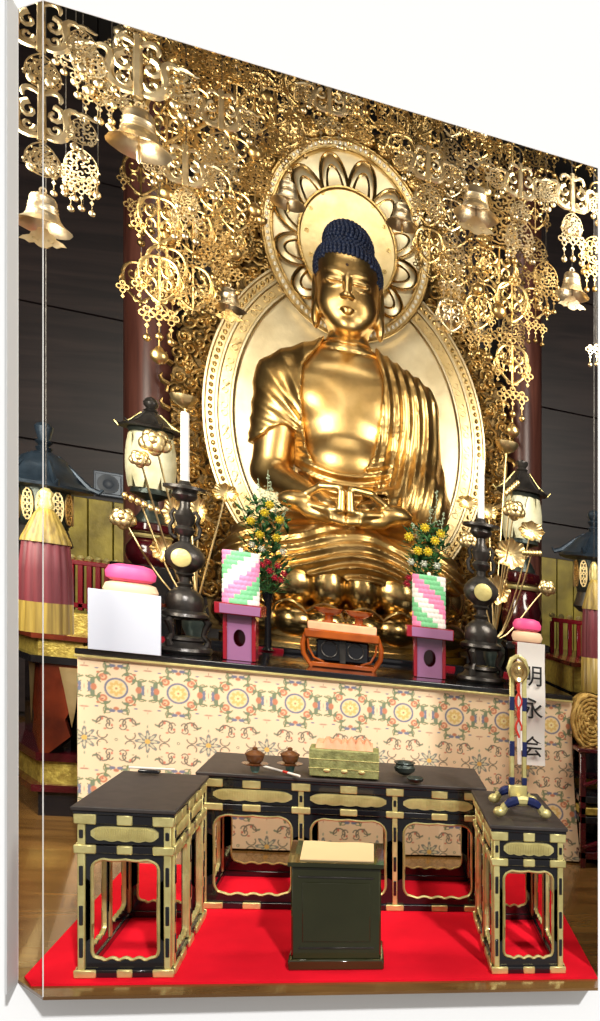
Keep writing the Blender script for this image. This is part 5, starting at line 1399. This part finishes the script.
# small tassel clusters between the two left bells
for px, py, L in ((76, 38, ['fan', 'beads']), (98, 56, ['fan', 'trio']), (112, 92, ['trio', 'beads'])):
    hang(px, py, 0, 4.9, 'pale', .80, 'short lacework tassel with gold drops against black between the two left bells', D_, 'tassel_pendant', L, 'short tassels by the left bells')
for px, py, L in ((66, 168, ['trio']), (83, 152, ['fan', 'trio']), (98, 186, ['quatre' and 'beads'])):
    hang(px, py, 0, 4.9, 'pale', .72, 'short lacework tassel beside the leftmost bell', D_, 'tassel_pendant', L, 'short tassels beside the leftmost bell')
hang(546, 262, 0, 5.2, 'lace', .72, 'short fan tassel with drops against black, left of the rightmost bell', D_, 'tassel_pendant', ['fan', 'trio', 'beads'])
hang(594, 238, 0, 5.1, 'lace', .80, 'lacework tassel at the right edge of the picture', D_, 'tassel_pendant', ['fan', 'trio'], 'tassels on the right edge')
hang(596, 345, 0, 5.4, 'pale', .70, 'little cluster tassel low on the right edge', D_, 'tassel_pendant', ['trio'])
for px, py, Y, L, lab in ((222, 96, 5.3, ['palm', 'fan', 'trio'], 'pale bracketed pendant between the large left bell and the halo'), (186, 150, 5.2, ['palm', 'collar', 'trio'], 'pale bracketed pendant just right of the large left bell'),
        (428, 150, 5.5, ['palm', 'fan', 'beads'], 'pale bracketed pendant between the halo and the large right bell'), (520, 168, 5.3, ['palm', 'collar', 'fan'], 'pale bracketed pendant between the two right-hand bells'), (330, 84, 5.6, ['palm', 'trio'], 'pale bracketed pendant above the top of the halo')):
    hang(px, py, 0, Y, 'pale', .82, lab, D_, 'bracket_pendant', L)
# the curtain of gilt strings
def curtain(x0, x1, step, top, bot, Ys, kits, sc_, lab, grp, sd):
    r2 = random.Random(sd); x = x0
    while x <= x1:
        px = x + r2.uniform(-3, 3); Y = r2.choice(Ys) + r2.uniform(-.12, .12); t = top(px) ; b = bot(px) + r2.uniform(-30, 10)
        hang(px, t-r2.uniform(5, 30), b, Y, r2.choice(kits), sc_*r2.uniform(.85, 1.12), lab, D_, 'gilt_string', None, grp, seed=r2.randrange(10**6))
        x += step
edge_y = lambda px: 168*(px-43)/555
ip = lambda xs, ys: (lambda px: float(np.interp(px, xs, ys)))
curtain(170, 262, 22, edge_y, ip([165,200,262],[335,325,232]), [5.6, 6.2], ['lace', 'lace', 'pale'], 1.0, 'dense gold lacework string left of the head, in the nearer row', 'nearer strings left of the head', 31)
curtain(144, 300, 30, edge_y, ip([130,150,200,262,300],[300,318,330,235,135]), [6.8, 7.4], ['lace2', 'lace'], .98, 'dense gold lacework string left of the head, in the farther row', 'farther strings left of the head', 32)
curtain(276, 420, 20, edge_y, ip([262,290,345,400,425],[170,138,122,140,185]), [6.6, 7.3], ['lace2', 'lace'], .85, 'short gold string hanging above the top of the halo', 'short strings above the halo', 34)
curtain(150, 440, 30, edge_y, lambda px: edge_y(px)+46, [5.0, 5.6], ['lace', 'lace2'], .8, 'short beaded gold string along the slanted top edge', 'short strings along the top edge', 35)
curtain(430, 500, 23, edge_y, ip([425,450,500],[255,330,372]), [5.7, 6.3], ['lace', 'lace', 'pale'], 1.0, 'dense gold lacework string right of the head, in the nearer row', 'nearer strings right of the head', 36)
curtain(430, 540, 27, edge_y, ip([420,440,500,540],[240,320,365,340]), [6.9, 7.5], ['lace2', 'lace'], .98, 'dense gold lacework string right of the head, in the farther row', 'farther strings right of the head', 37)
curtain(120, 132, 12, edge_y, lambda px: 120, [5.6], ['lace', 'pale'], .8, 'gold string beside the large left bell', 'strings beside the large left bell', 38)
curtain(548, 600, 26, edge_y, lambda px: 225, [5.8], ['lace2', 'lace'], .8, 'gold string in the upper right corner', 'strings in the upper right corner', 39)
# ================================================================ LIGHT, WORLD, CAMERA
sc = bpy.context.scene
w = bpy.data.worlds.new('studio'); sc.world = w; w.use_nodes = True
nt = w.node_tree; bg = nt.nodes['Background']
tc = nt.nodes.new('ShaderNodeTexCoord'); nz = nt.nodes.new('ShaderNodeTexNoise'); nz.inputs['Scale'].default_value = 2.2; nz.inputs['Detail'].default_value = 1
rp = nt.nodes.new('ShaderNodeValToRGB'); rp.color_ramp.elements[0].position = .40; rp.color_ramp.elements[1].position = .62
rp.color_ramp.elements[0].color = (.30,.28,.26,1); rp.color_ramp.elements[1].color = (1.0,.97,.92,1)
nt.links.new(tc.outputs['Generated'], nz.inputs['Vector']); nt.links.new(nz.outputs['Fac'], rp.inputs[0]); nt.links.new(rp.outputs[0], bg.inputs['Color'])
bg.inputs['Strength'].default_value = .72
def light(name, kind, loc, target, energy, color=(1,1,1), size=1.0, size_y=None, angle=.1):
    d = bpy.data.lights.new(name, kind); d.energy = energy; d.color = color
    if kind == 'AREA':
        d.size = size
        if size_y: d.shape = 'RECTANGLE'; d.size_y = size_y
    if kind == 'SUN': d.angle = angle
    o = bpy.data.objects.new(name, d); C.objects.link(o); o.location = loc
    o.rotation_euler = (Vector(target)-Vector(loc)).to_track_quat('-Z', 'Y').to_euler(); return o
light('daylight', 'SUN', (1.1, 0, 3.9), (0, 3.2, 1.2), 2.8, (1,1,.99), angle=.05)
light('fill_light_left', 'AREA', (-2.6, 4.4, 3.6), (SX, 8.2, 3.0), 225, (1,.94,.80), 1.6, 2.4)  # unseen fill added to brighten the statue from the left
light('fill_light_right', 'AREA', (2.2, 4.4, 3.6), (SX, 8.2, 3.2), 175, (1,.95,.84), 1.4, 2.2)  # matching fill added out of view on the right
light('fill_light_halo', 'AREA', (-.2, 6.9, 6.45), (SX, 8.6, 4.6), 26, (1,.94,.82), 2.4, .5)  # added fill above the view, lifts the head halo
cam = bpy.data.cameras.new('camera'); co = bpy.data.objects.new('camera', cam); C.objects.link(co); sc.camera = co
co.location = (0, 0, EYE); co.rotation_euler = (PI/2, 0, -PHI)
cam.sensor_fit = 'AUTO'; cam.sensor_width = 36; cam.lens = FL/1021*36
cam.shift_x = (300-PX0)/1021; cam.shift_y = (VY-510.5)/1021; cam.clip_start = .05; cam.clip_end = 100
# the place slopes to the right: lower every mesh point and every object by K * x
for me in bpy.data.meshes:
    n = len(me.vertices)
    if not n: continue
    a = np.empty(n*3, dtype=np.float32); me.vertices.foreach_get('co', a); a = a.reshape(-1, 3)
    a[:, 2] -= K*a[:, 0]; me.vertices.foreach_set('co', a.ravel()); me.update()
for o in sc.objects:
    if o.type in ('MESH', 'EMPTY'): o.location.z -= K*o.location.x
sc.view_settings.view_transform = 'Standard'; sc.view_settings.look = 'None'
sc.view_settings.gamma = 1; sc.view_settings.exposure = 0; sc.view_settings.use_curve_mapping = False
